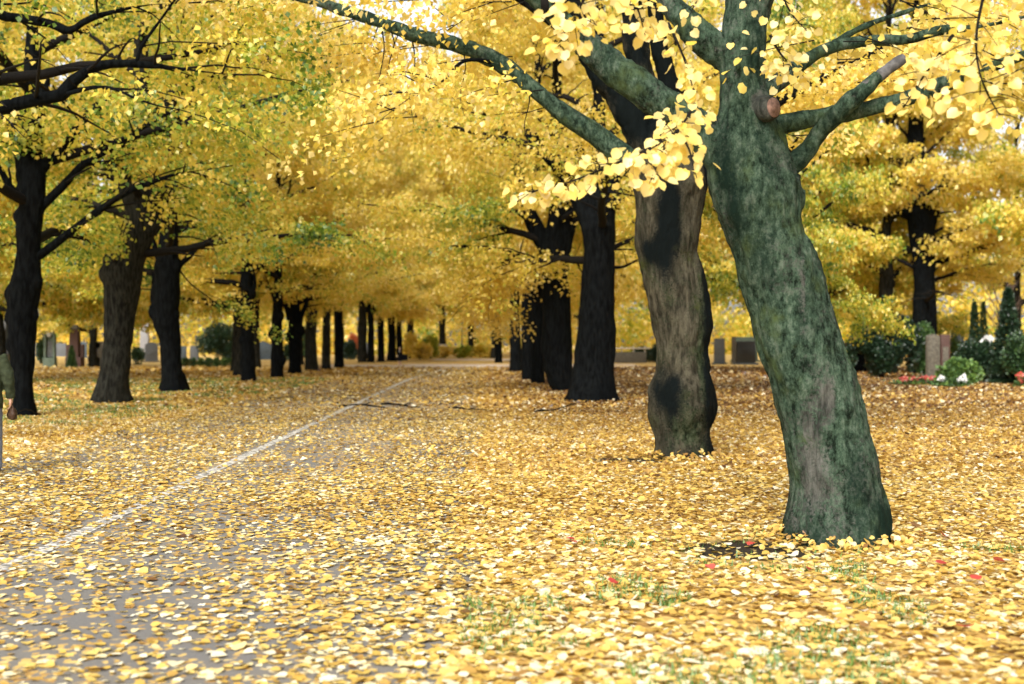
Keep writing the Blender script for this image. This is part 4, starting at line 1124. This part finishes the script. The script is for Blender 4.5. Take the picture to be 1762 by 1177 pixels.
def pxsize(px0, px1, D): return (px1 - px0) / F * D
def shrub_px(label, x0, x1, ytop, ybase, n, size, tint, seed, depth=1.0, **kw):
    b = foot((x0 + x1) / 2, ybase); D = b[1]
    rx = pxsize(x0, x1, D) / 2; h = pxsize(ytop, ybase, D)
    return shrub(label, b, rx, rx * depth, h, n, size, tint, seed, **kw)
shrub_px('big dark green yew hedge block on the right between two gravestones', 1448, 1586, 540, 650, 17000, .15, .20, 1, .6, name='hedge', cat='hedge', rough=.05)
shrub_px('dark evergreen bush standing at the foot of the right background tree', 1555, 1630, 545, 640, 3500, .15, .26, 2, .8)
shrub_px('rounded bright green clipped conifer left of the rounded gravestone', 1572, 1610, 558, 650, 3200, .11, .62, 3, .9, kind='ball', cat='conifer')
shrub_px('slim dark conifer with a twin tip, left one of the pair on the right', 1664, 1690, 518, 652, 2600, .10, .30, 4, 1, kind='cone')
shrub_px('slim brownish conifer tip growing against the twin conifer on the right', 1680, 1704, 520, 645, 2200, .10, .38, 5, 1, kind='cone')
shrub_px('tall dark conifer at the right edge, the tallest of the graves', 1704, 1766, 497, 660, 7000, .12, .20, 6, 1, kind='cone')
shrub_px('broad dark green juniper at the right edge beside the tall conifer', 1725, 1800, 570, 662, 4500, .12, .40, 7, .7)
shrub_px('dark bush behind the white flower bouquet, between the conifers', 1640, 1720, 585, 658, 4500, .12, .25, 8, .6)
shrub_px('light green leafy ground plant in front of the gravestones on the right', 1600, 1690, 620, 663, 3200, .13, .78, 9, .5, kind='flat')
shrub_px('little round topiary bush on top of the reddish gravestone place', 1614, 1634, 558, 600, 900, .09, .52, 10, 1)
shrub_px('yellow-green shrub between the reddish gravestone and the conifers', 1628, 1652, 575, 640, 1300, .12, .85, 11, 1)
shrub_px('clipped dark bush beside the pale low fence behind the right row', 1084, 1128, 598, 623, 2600, .16, .25, 12, .7, kind='ball')
shrub_px('dark conifer hedge stub right of the clipped bush by the fence', 1118, 1136, 594, 623, 1500, .16, .20, 13, .7)
shrub_px('large dark blue-green spreading conifer bush left of the slim fourth linden', 338, 412, 552, 620, 7500, .19, .28, 14, .6)
shrub_px('dark bush under the spreading conifer, touching the slim linden', 370, 424, 580, 620, 3000, .19, .22, 15, .6)
shrub_px('small dark green bush at the foot of the red obelisk', 115, 132, 597, 634, 1600, .13, .58, 16, 1, kind='cone')
shrub_px('dark rounded shrub right of the second left linden trunk', 222, 250, 596, 627, 2200, .13, .42, 17, .8)
shrub_px('green shrub behind the grey lantern monument', 62, 80, 575, 625, 1300, .16, .42, 18, .8)
shrub_px('light green bush between the forked linden and the algae-covered one', 515, 545, 560, 620, 2600, .2, .62, 19, .7)
shrub_px('dark green hedge behind the forked sixth left linden', 485, 520, 590, 622, 2200, .2, .32, 20, .6)
shrub_px('dark round bush just before the far group of left lindens', 588, 616, 586, 619, 2200, .22, .20, 21, .7)
shrub_px('rusty red shrub behind the far group of left lindens', 598, 618, 572, 612, 1500, .25, .5, 22, .7, mat='rust_leaf')
shrub_px('bright red bush at the left edge beyond the grey pillar', -25, 10, 535, 600, 2200, .22, .25, 23, .7, mat='rust_leaf')
for k, (x0, x1, yt, yb, ti, lab) in enumerate(((700, 745, 590, 618, .55, 'golden shrub right of the walking woman at the avenue end'), (722, 760, 578, 617, .20, 'green shrub in the middle of the far avenue end'), (742, 790, 594, 616, .62, 'low golden shrub under the white sign'), (776, 815, 596, 616, .22, 'dark green shrub right of the white sign'), (806, 850, 590, 616, .45, 'yellow-green shrub before the right row at the far end'), (690, 720, 575, 617, .5, 'tall golden shrub behind the walking woman'))):
    shrub_px(lab, x0, x1, yt, yb, 1300, .32, ti + .12, 30 + k, .5, mat='leaf')
for k in range(8):
    x0 = 312 + k * 13.5
    shrub_px(['clump of the low green edging row, nearest the third left linden', 'second clump of the low green edging row from the third linden', 'third clump of the low green edging row from the third linden', 'pale fourth clump of the low green edging row', 'fifth clump in the middle of the low green edging row', 'sixth clump of the edging row, before the dark bush', 'seventh clump of the edging row, near the slim linden', 'last clump of the edging row, touching the slim linden trunk'][k], x0, x0 + 13.5, 616, 631, 500, .12, .60 + .05 * (k % 3), 50 + k, .8, kind='ball', name='edging_plant', cat='plant', group='low green edging plants between the graves')

# bare pinkish sapling at the right
rng = np.random.default_rng(70)
b = foot(1718, 640); D = b[1]
t = thing('bare_sapling', 'thin leafless tree with fine pale twigs above the conifers at the right', 'tree', b)
g = Geo(); g.tube([(0, 0, -.1), (.05, 0, 2.2), (.12, 0, 4.2)], [.09, .07, .05], 7)
link('trunk', g.mesh('trunk', True), M['twig_pink'], t)
g = Geo()
for k in range(16):
    a = rng.uniform(0, 6.28); L = rng.uniform(1.5, 3.4); z = rng.uniform(2.0, 4.2)
    Q = curve(np.array([.08, 0, z]), np.array([math.cos(a), math.sin(a), 1.3]), L, .1, .06, 8, rng); g.tube(Q, np.linspace(.035, .01, 8), 5)
    for q in range(6):
        i = rng.integers(2, 8); c = a + rng.uniform(-1, 1)
        g.tube(curve(Q[i], np.array([math.cos(c), math.sin(c), 1.0]), L * .4, .05, .06, 5, rng), np.linspace(.014, .005, 5), 4)
link('branch', g.mesh('branch', True), M['twig_pink'], t)

# ------------------------------------------------------------------ gravestones
def stone_outline(w, h, top):
    w2 = w / 2
    if top == 'round':
        a = np.linspace(0, PI, 15)
        return [(-w2, 0), (w2, 0)] + [(w2 * math.cos(q), h - w2 * .55 + w2 * .55 * math.sin(q)) for q in a]
    if top == 'gable':
        return [(-w2, 0), (w2, 0), (w2, h * .78), (w2 * .55, h * .86), (0, h), (-w2 * .55, h * .86), (-w2, h * .78)]
    if top == 'slant':
        return [(-w2, 0), (w2, 0), (w2 * .96, h * .93), (-w2 * .96, h)]
    return [(-w2, 0), (w2, 0), (w2 * .97, h), (-w2 * .97, h)]
def grave(label, x0, x1, yt, yb, top, mat, cat='gravestone', base=None, rz=0.0, thick=.22, group='gravestones', name='gravestone', panel=None):
    b = foot((x0 + x1) / 2, yb); D = b[1]
    w, h = pxsize(x0, x1, D), pxsize(yt, yb, D)
    t = thing(name, label, cat, b, rz, group)
    link('slab', bevel(Geo().prism(stone_outline(w, h, top), -thick / 2, thick / 2).mesh('slab', origin=(0, 0, -.02)), .02), M[mat], t)
    link('plinth', bevel(Geo().box((0, 0, .05), (w * 1.25, thick * 1.9, .22)).mesh('plinth'), .015), M[base or mat], t)
    # a framed inscription field, blank
    link('inscription_field', bevel(Geo().box((0, -thick / 2 - .008, h * .55), (w * .62, .02, h * .36)).mesh('inscription_field'), .006), M[panel or mat], t)
    return t
grave('grey granite headstone with a rounded top beside the bright green conifer', 1594, 1616, 576, 653, 'round', 'stone_tan', thick=.25, rz=.2)
grave('reddish narrow headstone right of the rounded grey one', 1617, 1633, 577, 652.5, 'flat', 'stone_red', thick=.3, base='stone_tan', panel='stone_tan')
grave('small white headstone glimpsed between the shrub and the conifers on the right', 1649, 1657, 594, 640, 'flat', 'stone_white')
grave('grey-blue pointed headstone above the bushes right of the reddish headstone', 1636, 1658, 550, 630, 'gable', 'stone_blue')
grave('low tan headstone close behind the leaning trunk, left of the yew hedge', 1452, 1464, 590, 638, 'flat', 'stone_tan', thick=.3)
grave('bluish headstone with a wide foot between the leaning trunk and the yew hedge', 1464, 1474, 592, 640, 'slant', 'stone_grey')
grave('tall grey headstone with a tan side just right of the knobbly second trunk', 1229, 1247, 583, 627, 'flat', 'stone_grey', thick=.6, base='stone_blue', rz=-.35)
grave('pillar headstone left of the black one, right of the knobbly trunk', 1259, 1266, 580, 627, 'flat', 'stone_tan', thick=.35)
grave('broad black polished headstone right of the knobbly second trunk', 1266, 1300, 588, 628, 'flat', 'stone_black', thick=.3, base='stone_blue')
b = foot(1282, 632.5); grave('broad greenish slab monument standing behind the black polished headstone', 1262, 1304, 580, 622, 'flat', 'stone_green', thick=.25)
grave('pale grey headstone left of the lantern monument', 61, 76, 591, 614, 'slant', 'stone_grey')
grave('pale grey headstone between the lantern monument and the red obelisk', 96, 114, 591, 614, 'flat', 'stone_grey')
grave('grey headstone right of the red obelisk', 137, 150, 588, 616, 'flat', 'stone_blue')
grave('dark arched headstone before the mossy trunk left of the second linden', 153, 173, 587, 630, 'round', 'stone_green', panel='stone_black')
grave('tan headstone touching the second left linden trunk', 166, 180, 588, 630, 'flat', 'stone_tan')
grave('tan and grey headstone with a rounded top left of the third linden', 250, 271, 589, 623, 'round', 'stone_grey', thick=.4, base='stone_tan', rz=.5)
grave('grey headstone just right of the third left linden', 307, 321, 596, 620, 'flat', 'stone_blue')
grave('grey headstone at the left end of the spreading conifer bush', 327, 342, 595, 620, 'round', 'stone_grey')
grave('small headstone beyond the path between the far lindens', 628, 634, 590, 612, 'round', 'stone_grey')
grave('wide slate tomb wall between the fourth and fifth left lindens', 436, 470, 587, 619, 'gable', 'stone_blue', 'tomb', thick=.7, name='tomb', group=None)
grave('black low tomb at the left edge beyond the first left linden', -22, 17, 597, 624, 'flat', 'stone_black', 'tomb', thick=.8, name='tomb', group=None)
# lantern monument
b = foot(86, 632.5); D = b[1]; s = D / F
t = thing('lantern_monument', 'grey stone monument with a white lamp-like top and pale panel, left between two lindens', 'monument', b, 0.1)
link('pedestal', bevel(Geo().box((0, 0, 8 * s), (20 * s, 16 * s, 18 * s)).mesh('pedestal'), .03), M['stone_green'], t)
g = Geo(); g.box((-7.5 * s, 0, 37 * s), (4 * s, 9 * s, 40 * s)); g.box((7.5 * s, 0, 37 * s), (4 * s, 9 * s, 40 * s)); g.box((0, 3 * s, 37 * s), (11 * s, 4 * s, 40 * s))
link('shaft', bevel(g.mesh('shaft'), .02), M['stone_green'], t)
link('panel', bevel(Geo().box((0, 0.2 * s, 32 * s), (10.4 * s, 1.6 * s, 27 * s)).mesh('panel'), .01), M['stone_grey'], t)
link('cap', bevel(Geo().box((0, 0, 61 * s), (16 * s, 11 * s, 8 * s), .7).mesh('cap'), .03), M['stone_green'], t)
link('ornament', Geo().ball((0, -5 * s, 56 * s), (4.2 * s, 2 * s, 4 * s)).mesh('ornament', True), M['stone_white'], t)
# red obelisk
b = foot(129, 632.5); D = b[1]; s = D / F
t = thing('obelisk', 'red-brown granite obelisk grave with low side walls, left of the second linden', 'monument', b)
link('shaft', bevel(Geo().box((0, 0, 33 * s), (18 * s, 16 * s, 66 * s), .78).mesh('shaft'), .03), M['stone_red'], t)
link('plinth', bevel(Geo().box((0, 0, 9 * s), (27 * s, 20 * s, 18 * s)).mesh('plinth'), .03), M['stone_red'], t)
g = Geo()
for sg in (-1, 1): g.box((sg * 12 * s, 2 * s, 20 * s), (6 * s, 8 * s, 40 * s), .9)
link('side_wall', bevel(g.mesh('side_wall'), .03), M['stone_red'], t)
link('cap', bevel(Geo().box((0, 0, 70 * s), (15 * s, 14 * s, 8 * s), .5).mesh('cap'), .03), M['stone_tan'], t)
# tall pillars
b = foot(11, 620); s = b[1] / F
t = thing('stone_pillar', 'tall pale grey pillar left of the first left linden', 'pillar', b)
link('shaft', bevel(Geo().box((0, 0, 52 * s), (13 * s, 11 * s, 106 * s), .9).mesh('shaft'), .04), M['stone_grey'], t)
link('plinth', bevel(Geo().box((0, 0, 4 * s), (18 * s, 15 * s, 12 * s)).mesh('plinth'), .04), M['stone_grey'], t)
b = foot(249, 617); s = b[1] / F
t = thing('stone_stele', 'pale lilac-grey tall stele between the second and third left lindens', 'monument', b)
link('shaft', bevel(Geo().box((0, 0, 34 * s), (15 * s, 9 * s, 70 * s), .85).mesh('shaft'), .04), M['stone_white'], t)
link('plinth', bevel(Geo().box((0, 0, 4 * s), (22 * s, 13 * s, 10 * s)).mesh('plinth'), .04), M['stone_grey'], t)
# low fence with pale rail
b = foot(1080, 624); s = b[1] / F
t = thing('low_fence', 'low grey wall under a pale wooden rail behind the right row', 'fence', b)
link('wall', bevel(Geo().box((0, 0, 9 * s), (64 * s, 4 * s, 20 * s)).mesh('wall'), .03), M['stone_tan'], t)
link('rail', bevel(Geo().box((2 * s, -1 * s, 25.5 * s), (74 * s, 3 * s, 2.6 * s)).mesh('rail'), .02), M['white_paint'], t)
for k in range(4):
    link('post', bevel(Geo().box(((-30 + 20 * k) * s, 1.2 * s, 14 * s), (2.2 * s, 2 * s, 30 * s)).mesh('post'), .02), M['white_paint'], t)
# white sign at the far end
b = foot(762, 616); s = b[1] / F
t = thing('direction_sign', 'small white board on a post at the far end of the avenue', 'sign', b)
link('board', bevel(Geo().box((0, -1 * s, 21 * s), (13 * s, .6 * s, 5.4 * s)).mesh('board'), .02), M['white_paint'], t)
link('post', Geo().tube([(0, 0, -.1), (0, 0, 22 * s)], .05, 8).mesh('post', True), M['stone_grey'], t)
b = foot(795, 616); s = b[1] / F
t = thing('lamp_post', 'thin grey post right of the white sign at the far end', 'post', b)
link('pole', Geo().tube([(0, 0, -.1), (0, 0, 60 * s)], [.09, .06], 8).mesh('pole', True), M['stone_grey'], t)
link('lamp_head', Geo().loft([(0, 0, 60 * s, .07, .07), (0, 0, 62 * s, .2, .2), (0, 0, 65 * s, .16, .16), (0, 0, 66 * s, .03, .03)], 12).mesh('lamp_head', True), M['stone_white'], t)

# ------------------------------------------------------------------ flowers
def flowers(label, x0, x1, yt, yb, n, size, mat, seed, name, leafy=True, petals=6, shape='heart'):
    rng = np.random.default_rng(seed)
    b = foot((x0 + x1) / 2, yb); D = b[1]; w, h = pxsize(x0, x1, D), pxsize(yt, yb, D)
    t = thing(name, label, 'flowers', b)
    if leafy:
        k = 700; P = np.stack([rng.normal(0, w * .25, k), rng.normal(0, w * .2, k), np.abs(rng.normal(0, h * .33, k))], -1)
        link_leaves('foliage', leaves_mesh('foliage', P, unit(P + rng.normal(0, .3, (k, 3)) + [0, -.1, .1]), rng.normal(0, 1, (k, 3)), rng.uniform(.06, .16, k), np.clip(rng.normal(.6, .2, k), 0, 1)), M['green_leaf'], t)
    P = []; T = []; S = []
    for q in range(n):
        c = np.array([rng.uniform(-.5, .5) * w, rng.uniform(-.35, .1) * w * .6, h * rng.uniform(.45, 1.0)])
        for a in np.linspace(0, 6.28, petals, endpoint=False):
            P.append(c); T.append([math.cos(a), -.35, math.sin(a) * .8 + .1]); S.append(size)
    P = np.array(P); T = np.array(T) + rng.normal(0, .2, P.shape)
    me = leaves_mesh('blossom', P, T, np.array([0, -1., .5]) + rng.normal(0, .2, P.shape), np.array(S) * rng.uniform(.7, 1.2, len(S)), rng.uniform(.2, 1, len(S)), shape)
    link_leaves('blossom', me, M[mat], t)
    return t
flowers('white lily bouquet lying low before the light green plant on the right', 1614, 1664, 648, 667, 7, .15, 'white_petal', 1, 'white_bouquet', shape='quad', petals=5)
flowers('white flowers stuck upright between the twin and the tall conifer', 1694, 1716, 574, 656, 3, .26, 'white_petal', 2, 'white_flower', False, shape='quad')
flowers('strip of small red flowers at the foot of the yew hedge', 1545, 1612, 647, 661, 70, .07, 'red_petal', 3, 'red_flower_bed')
t = flowers('red flowers in a dark pot cut by the right edge', 1752, 1776, 645, 668, 16, .12, 'red_petal', 4, 'potted_flower')
s = depth_at(668) / F
link('pot', Geo().loft([(0, 0, 0, 5 * s, 5 * s), (0, 0, 9 * s, 7.5 * s, 7.5 * s), (0, 0, 12 * s, 8.5 * s, 8.5 * s), (0, 0, 13 * s, 8 * s, 8 * s), (0, 0, 12 * s, 7 * s, 7 * s)], 18).mesh('pot', True), M['terracotta'], t)

# ------------------------------------------------------------------ people
def hand_geo(g, wrist, d, palm_n, thumb_side, curl=.5, sc=1.0):
    """palm, four unequal bent fingers and a thumb; d points from wrist to knuckles"""
    d = d / np.linalg.norm(d); pn = palm_n - d * np.dot(palm_n, d); pn /= np.linalg.norm(pn)
    sd = np.cross(d, pn) * thumb_side
    kn = wrist + d * .095 * sc
    for k in range(4):
        o = sd * (.030 - .020 * k) * sc
        g.tube(np.array([wrist + o * .6, (wrist + kn) / 2 + o * .9 - pn * .004, kn + o]), np.array([.017, .0165, .012]) * sc, 8)
        Lf = (.078, .088, .082, .064)[k] * sc
        p = kn + o; dirv = d.copy(); P = [p]
        for j, fr in enumerate((.45, .32, .23)):
            a = curl * (.5 + .45 * j)
            dirv = dirv * math.cos(a) + pn * math.sin(a)
            dirv /= np.linalg.norm(dirv); p = p + dirv * Lf * fr; P.append(p)
        g.tube(np.array(P), np.array([.0095, .0088, .008, .0065]) * sc, 8)
    p0 = wrist + d * .022 * sc + sd * .026 * sc
    g.tube(np.array([p0, p0 + (d * .6 + sd * .75 + pn * .2) * .036 * sc, p0 + (d * .95 + sd * .6 + pn * .5) * .062 * sc, p0 + (d * 1.15 + sd * .45 + pn * .8) * .078 * sc]), np.array([.0135, .0115, .0095, .0075]) * sc, 8)

def head_geo(g, c, sc=1.0):
    """skull, jaw, nose, ears; the face looks along +y"""
    c = np.asarray(c, float)
    g.ball(c + [0, -.012, .02], np.array([.076, .096, .105]) * sc, 18, 12)
    g.ball(c + [0, .030, -.055], np.array([.052, .058, .062]) * sc, 16, 10)
    g.tube([c + [0, .082, .022], c + [0, .104, -.012], c + [0, .098, -.022]], np.array([.009, .013, .011]) * sc, 8)
    for s in (-1, 1):
        g.ball(c + [s * .078, -.008, -.006], np.array([.012, .022, .034]) * sc, 10, 7)
        g.ball(c + [s * .032, .078, .030], np.array([.020, .010, .008]) * sc, 8, 6)
    g.tube([c + [-.022, .086, -.058], c + [0, .092, -.057], c + [.022, .086, -.058]], .008 * sc, 8)
def eyes(c, sc, parent):
    for s in (-1, 1):
        link('eye', Geo().ball(np.asarray(c) + [s * .032, .076, .012], np.array([.014, .010, .009]) * sc, 10, 7).mesh('eye', True), M['white_cloth'], parent)
        link('iris', Geo().ball(np.asarray(c) + [s * .032, .085, .012], np.array([.006, .004, .006]) * sc, 8, 6).mesh('iris', True), M['hair'], parent)

# man at the left edge, walking away
b = foot(-26, 817); b[2] = -.45 * float(sstep(45, 92, b[1])) + gz1(b[0], b[1]) * 1.0
man = thing('person', 'person in an olive green jacket at the left edge, holding a brown bag', 'person', b, math.radians(18))
sh = {1: np.array([.185, .0, 1.43]), -1: np.array([-.185, .02, 1.43])}
el = {1: np.array([.262, -.03, 1.17]), -1: np.array([-.25, -.06, 1.16])}
wr = {1: np.array([.282, .035, .925]), -1: np.array([-.25, .07, .94])}
hp = {1: np.array([.095, 0, .93]), -1: np.array([-.095, 0, .93])}
kn = {1: np.array([.105, .13, .50]), -1: np.array([-.10, -.02, .50])}
an = {1: np.array([.105, .20, .09]), -1: np.array([-.10, -.30, .15])}
g = Geo()
g.loft([(0, 0, .86, .13, .09), (0, 0, .95, .165, .115), (0, 0, 1.10, .14, .10), (0, .01, 1.28, .17, .115), (0, 0, 1.42, .16, .095), (0, 0, 1.50, .06, .055)], 20)
g.tube([(0, -.005, 1.44), (0, .015, 1.60)], [.058, .055], 12)
head_c = np.array([0, .03, 1.645])
head_geo(g, head_c)
for s in (1, -1):
    g.tube(spline([sh[s], (sh[s] + el[s]) / 2, el[s], (el[s] + wr[s]) / 2, wr[s]], 12), np.interp(np.linspace(0, 1, len(spline([sh[s], (sh[s] + el[s]) / 2, el[s], (el[s] + wr[s]) / 2, wr[s]], 12))), [0, .5, .75, 1], [.056, .043, .042, .028]), 12)
    g.tube(spline([hp[s], (hp[s] + kn[s]) / 2, kn[s], (kn[s] + an[s]) / 2 + [0, -.02, 0], an[s]], 14), np.interp(np.linspace(0, 1, len(spline([hp[s], (hp[s] + kn[s]) / 2, kn[s], (kn[s] + an[s]) / 2, an[s]], 14))), [0, .5, .7, 1], [.088, .058, .056, .04]), 12)
    hand_geo(g, wr[s], np.array([.02 * s, .18, -1.0]), np.array([-s, .15, 0.]), 1.0, .75 if s > 0 else .4)
me = fuse(g, .008, 2); me.name = 'body'; me.polygons.foreach_set('use_smooth', np.ones(len(me.polygons), bool))
body = link('body', me, M['skin'], man)
eyes(head_c, 1.0, man)
g = Geo()
g.loft([(0, 0, .80, .205, .15), (0, 0, .90, .205, .15), (0, 0, 1.05, .19, .14), (0, .01, 1.25, .205, .15), (0, 0, 1.40, .20, .125), (0, -.005, 1.475, .12, .09), (0, 0, 1.54, .082, .078)], 28)
for s in (1, -1):
    q = spline([sh[s] * [.9, 1, 1], (sh[s] + el[s]) / 2, el[s], (el[s] + wr[s]) / 2, wr[s] + (wr[s] - el[s]) * .02], 16)
    g.tube(q, np.interp(np.linspace(0, 1, len(q)), [0, .2, .5, .75, .93, 1], [.082, .078, .068, .064, .056, .05]), 14)
me = fuse(g, .011, 3)
V = co_of(me); V += no_of(me) * (noise3(V * np.array([14, 14, 22]), 4) * .009 + noise3(V * np.array([30, 30, 40]), 5) * .004)[:, None]
me.vertices.foreach_set('co', V.astype(np.float32).ravel()); me.update(); me.polygons.foreach_set('use_smooth', np.ones(len(me.polygons), bool))
link('jacket', me, M['olive'], man)
g = Geo(); g.loft([(0, 0, .80, .15, .125), (0, 0, .92, .165, .125), (0, 0, .98, .155, .12)], 20)
for s in (1, -1):
    q = spline([hp[s] + [0, 0, -.02], (hp[s] + kn[s]) / 2, kn[s], (kn[s] + an[s]) / 2, an[s] + [0, 0, -.03]], 14)
    g.tube(q, np.interp(np.linspace(0, 1, len(q)), [0, .5, 1], [.105, .08, .068]), 14)
me = fuse(g, .012, 3); me.name = 'jeans'
V = co_of(me); V += no_of(me) * (noise3(V * np.array([18, 18, 26]), 6) * .006)[:, None]
me.vertices.foreach_set('co', V.astype(np.float32).ravel()); me.update(); me.polygons.foreach_set('use_smooth', np.ones(len(me.polygons), bool))
link('jeans', me, M['jeans'], man)
def shoe(a, up):
    g = Geo(); g.ball(a + [0, .0, -.045], (.045, .06, .045)); g.ball(a + [0, .10, -.055 - up], (.046, .10, .035)); g.tube([a, a + [0, 0, -.05]], [.045, .045], 10)
    return fuse(g, .01, 3)
link('shoe', shoe(an[1], 0), M['leather'], man); link('shoe', shoe(an[-1], .03), M['leather'], man)
g = Geo(); g.ball(head_c + [0, -.025, .035], (.088, .102, .108), 20, 12); g.ball(head_c + [0, -.06, -.04], (.074, .06, .09), 16, 10)
me = fuse(g, .012, 2); V = co_of(me); V += no_of(me) * (noise3(V * 45, 3) * .006)[:, None]; V[:, 1] = np.minimum(V[:, 1], head_c[1] + .055 + .03 * np.maximum(0, V[:, 2] - head_c[2] - .07) / .06)
me.vertices.foreach_set('co', V.astype(np.float32).ravel()); me.update()
link('hair', me, M['hair'], man)
# the brown bag in his right hand
R_ = Matrix.Rotation(math.radians(18), 3, 'Z')
hb = np.array(R_ @ Vector(wr[1] + [.012, .05, -.125])) + b
t = thing('handbag', 'soft dark brown bag hanging from the hand of the person at the left edge', 'bag', hb, math.radians(-60))
g = Geo(); g.loft([(0, 0, -.15, .03, .02), (0, 0, -.14, .12, .05), (0, 0, -.08, .135, .06), (0, 0, -.01, .10, .035), (0, 0, .005, .085, .012)], 22)
me = fuse(g, .008, 3); V = co_of(me); V += no_of(me) * (noise3(V * 22, 2) * .009)[:, None]; me.vertices.foreach_set('co', V.astype(np.float32).ravel()); me.update(); me.polygons.foreach_set('use_smooth', np.ones(len(me.polygons), bool))
link('pouch', me, M['leather'], t)
link('handle', Geo().tube(spline([(-.06, 0, -.01), (-.045, 0, .035), (0, 0, .05), (.045, 0, .035), (.06, 0, -.01)], 16), .008, 8, False).mesh('handle', True), M['leather'], t)

# woman far down the avenue, walking towards us with a black case
b = foot(688, 631.3); s = 33.5 / F * b[1] / 1.70
b[2] = -.45 * float(sstep(45, 92, b[1])) + .012
wom = thing('person', 'far-off woman in a black skirt suit with bare legs walking on the crossing path', 'person', b, PI)
wom.scale = (s, s, s)
g = Geo(); head_c = np.array([0, .02, 1.585])
g.loft([(0, 0, .85, .13, .09), (0, 0, .92, .16, .11), (0, 0, 1.06, .12, .09), (0, .02, 1.25, .15, .12), (0, 0, 1.38, .14, .085), (0, 0, 1.45, .05, .05)], 18)
g.tube([(0, -.005, 1.40), (0, .01, 1.54)], [.05, .047], 10); head_geo(g, head_c, .96)
wsh = {1: np.array([.16, 0, 1.37]), -1: np.array([-.16, 0, 1.37])}; wel = {1: np.array([.24, -.05, 1.12]), -1: np.array([-.22, -.03, 1.11])}; wwr = {1: np.array([.20, .10, .93]), -1: np.array([-.25, .10, .92])}
whp = {1: np.array([.085, 0, .90]), -1: np.array([-.085, 0, .90])}; wkn = {1: np.array([.075, .10, .48]), -1: np.array([-.075, -.02, .48])}; wan = {1: np.array([.06, .12, .09]), -1: np.array([-.06, -.16, .11])}
for q in (1, -1):
    g.tube(spline([wsh[q], wel[q], wwr[q]], 10), np.linspace(.046, .025, len(spline([wsh[q], wel[q], wwr[q]], 10))), 10)
    p = spline([whp[q], (whp[q] + wkn[q]) / 2, wkn[q], (wkn[q] + wan[q]) / 2 + [0, -.025, 0], wan[q]], 12)
    g.tube(p, np.interp(np.linspace(0, 1, len(p)), [0, .5, .72, 1], [.082, .05, .054, .033]), 10)
    hand_geo(g, wwr[q], np.array([0, .15, -1.]), np.array([-q, .2, 0.]), 1.0, .6, .92)
me = fuse(g, .009, 2); me.polygons.foreach_set('use_smooth', np.ones(len(me.polygons), bool)); link('body', me, M['pale_skin'], wom); eyes(head_c, .96, wom)
g = Geo(); g.loft([(0, 0, .82, .185, .13), (0, 0, .95, .18, .13), (0, 0, 1.07, .145, .11), (0, .02, 1.25, .175, .14), (0, 0, 1.37, .165, .10), (0, 0, 1.44, .075, .065)], 22)
for q in (1, -1):
    p = spline([wsh[q] * [.92, 1, 1], wel[q], wwr[q] + (wel[q] - wwr[q]) * .12], 10); g.tube(p, np.linspace(.068, .045, len(p)), 12)
me = fuse(g, .012, 3); me.polygons.foreach_set('use_smooth', np.ones(len(me.polygons), bool)); link('jacket', me, M['black_cloth'], wom)
link('skirt', Geo().loft([(0, .03, .50, .175, .15), (0, .015, .62, .185, .14), (0, 0, .80, .178, .126), (0, 0, .95, .15, .11)], 24).mesh('skirt', True), M['black_cloth'], wom)
link('blouse', Geo().prism([(-.05, 1.42), (.05, 1.42), (.012, 1.20), (-.012, 1.20)], .128, .150).mesh('blouse'), M['white_cloth'], wom)
for q in (1, -1):
    link('cuff', Geo().tube([wwr[q] + (wel[q] - wwr[q]) * .16, wwr[q]], .047, 12).mesh('cuff', True), M['white_cloth'], wom)
    link('shoe', shoe(wan[q], 0.0 if q > 0 else .02), M['white_cloth'], wom)
g = Geo(); g.ball(head_c + [0, -.022, .035], (.085, .10, .10), 18, 10); g.ball(head_c + [0, -.05, -.06], (.085, .06, .12), 14, 9)
me = fuse(g, .012, 2); link('hair', me, M['fair_hair'], wom)
hb = b + np.array([-1, -1, 1]) * (wwr[-1] + [-.05, .02, -.15]) * s
t = thing('music_case', 'black flat case carried by the far-off woman in the skirt suit', 'case', hb, 0)
t.scale = (s, s, s)
link('shell', bevel(Geo().box((.12, 0, .04), (.56, .10, .50)).mesh('shell'), .03, 3), M['black_cloth'], t)
link('handle', Geo().tube(spline([(-.02, 0, .28), (0, 0, .33), (.08, 0, .33), (.10, 0, .28)], 10), .012, 8).mesh('handle', True), M['leather'], t)
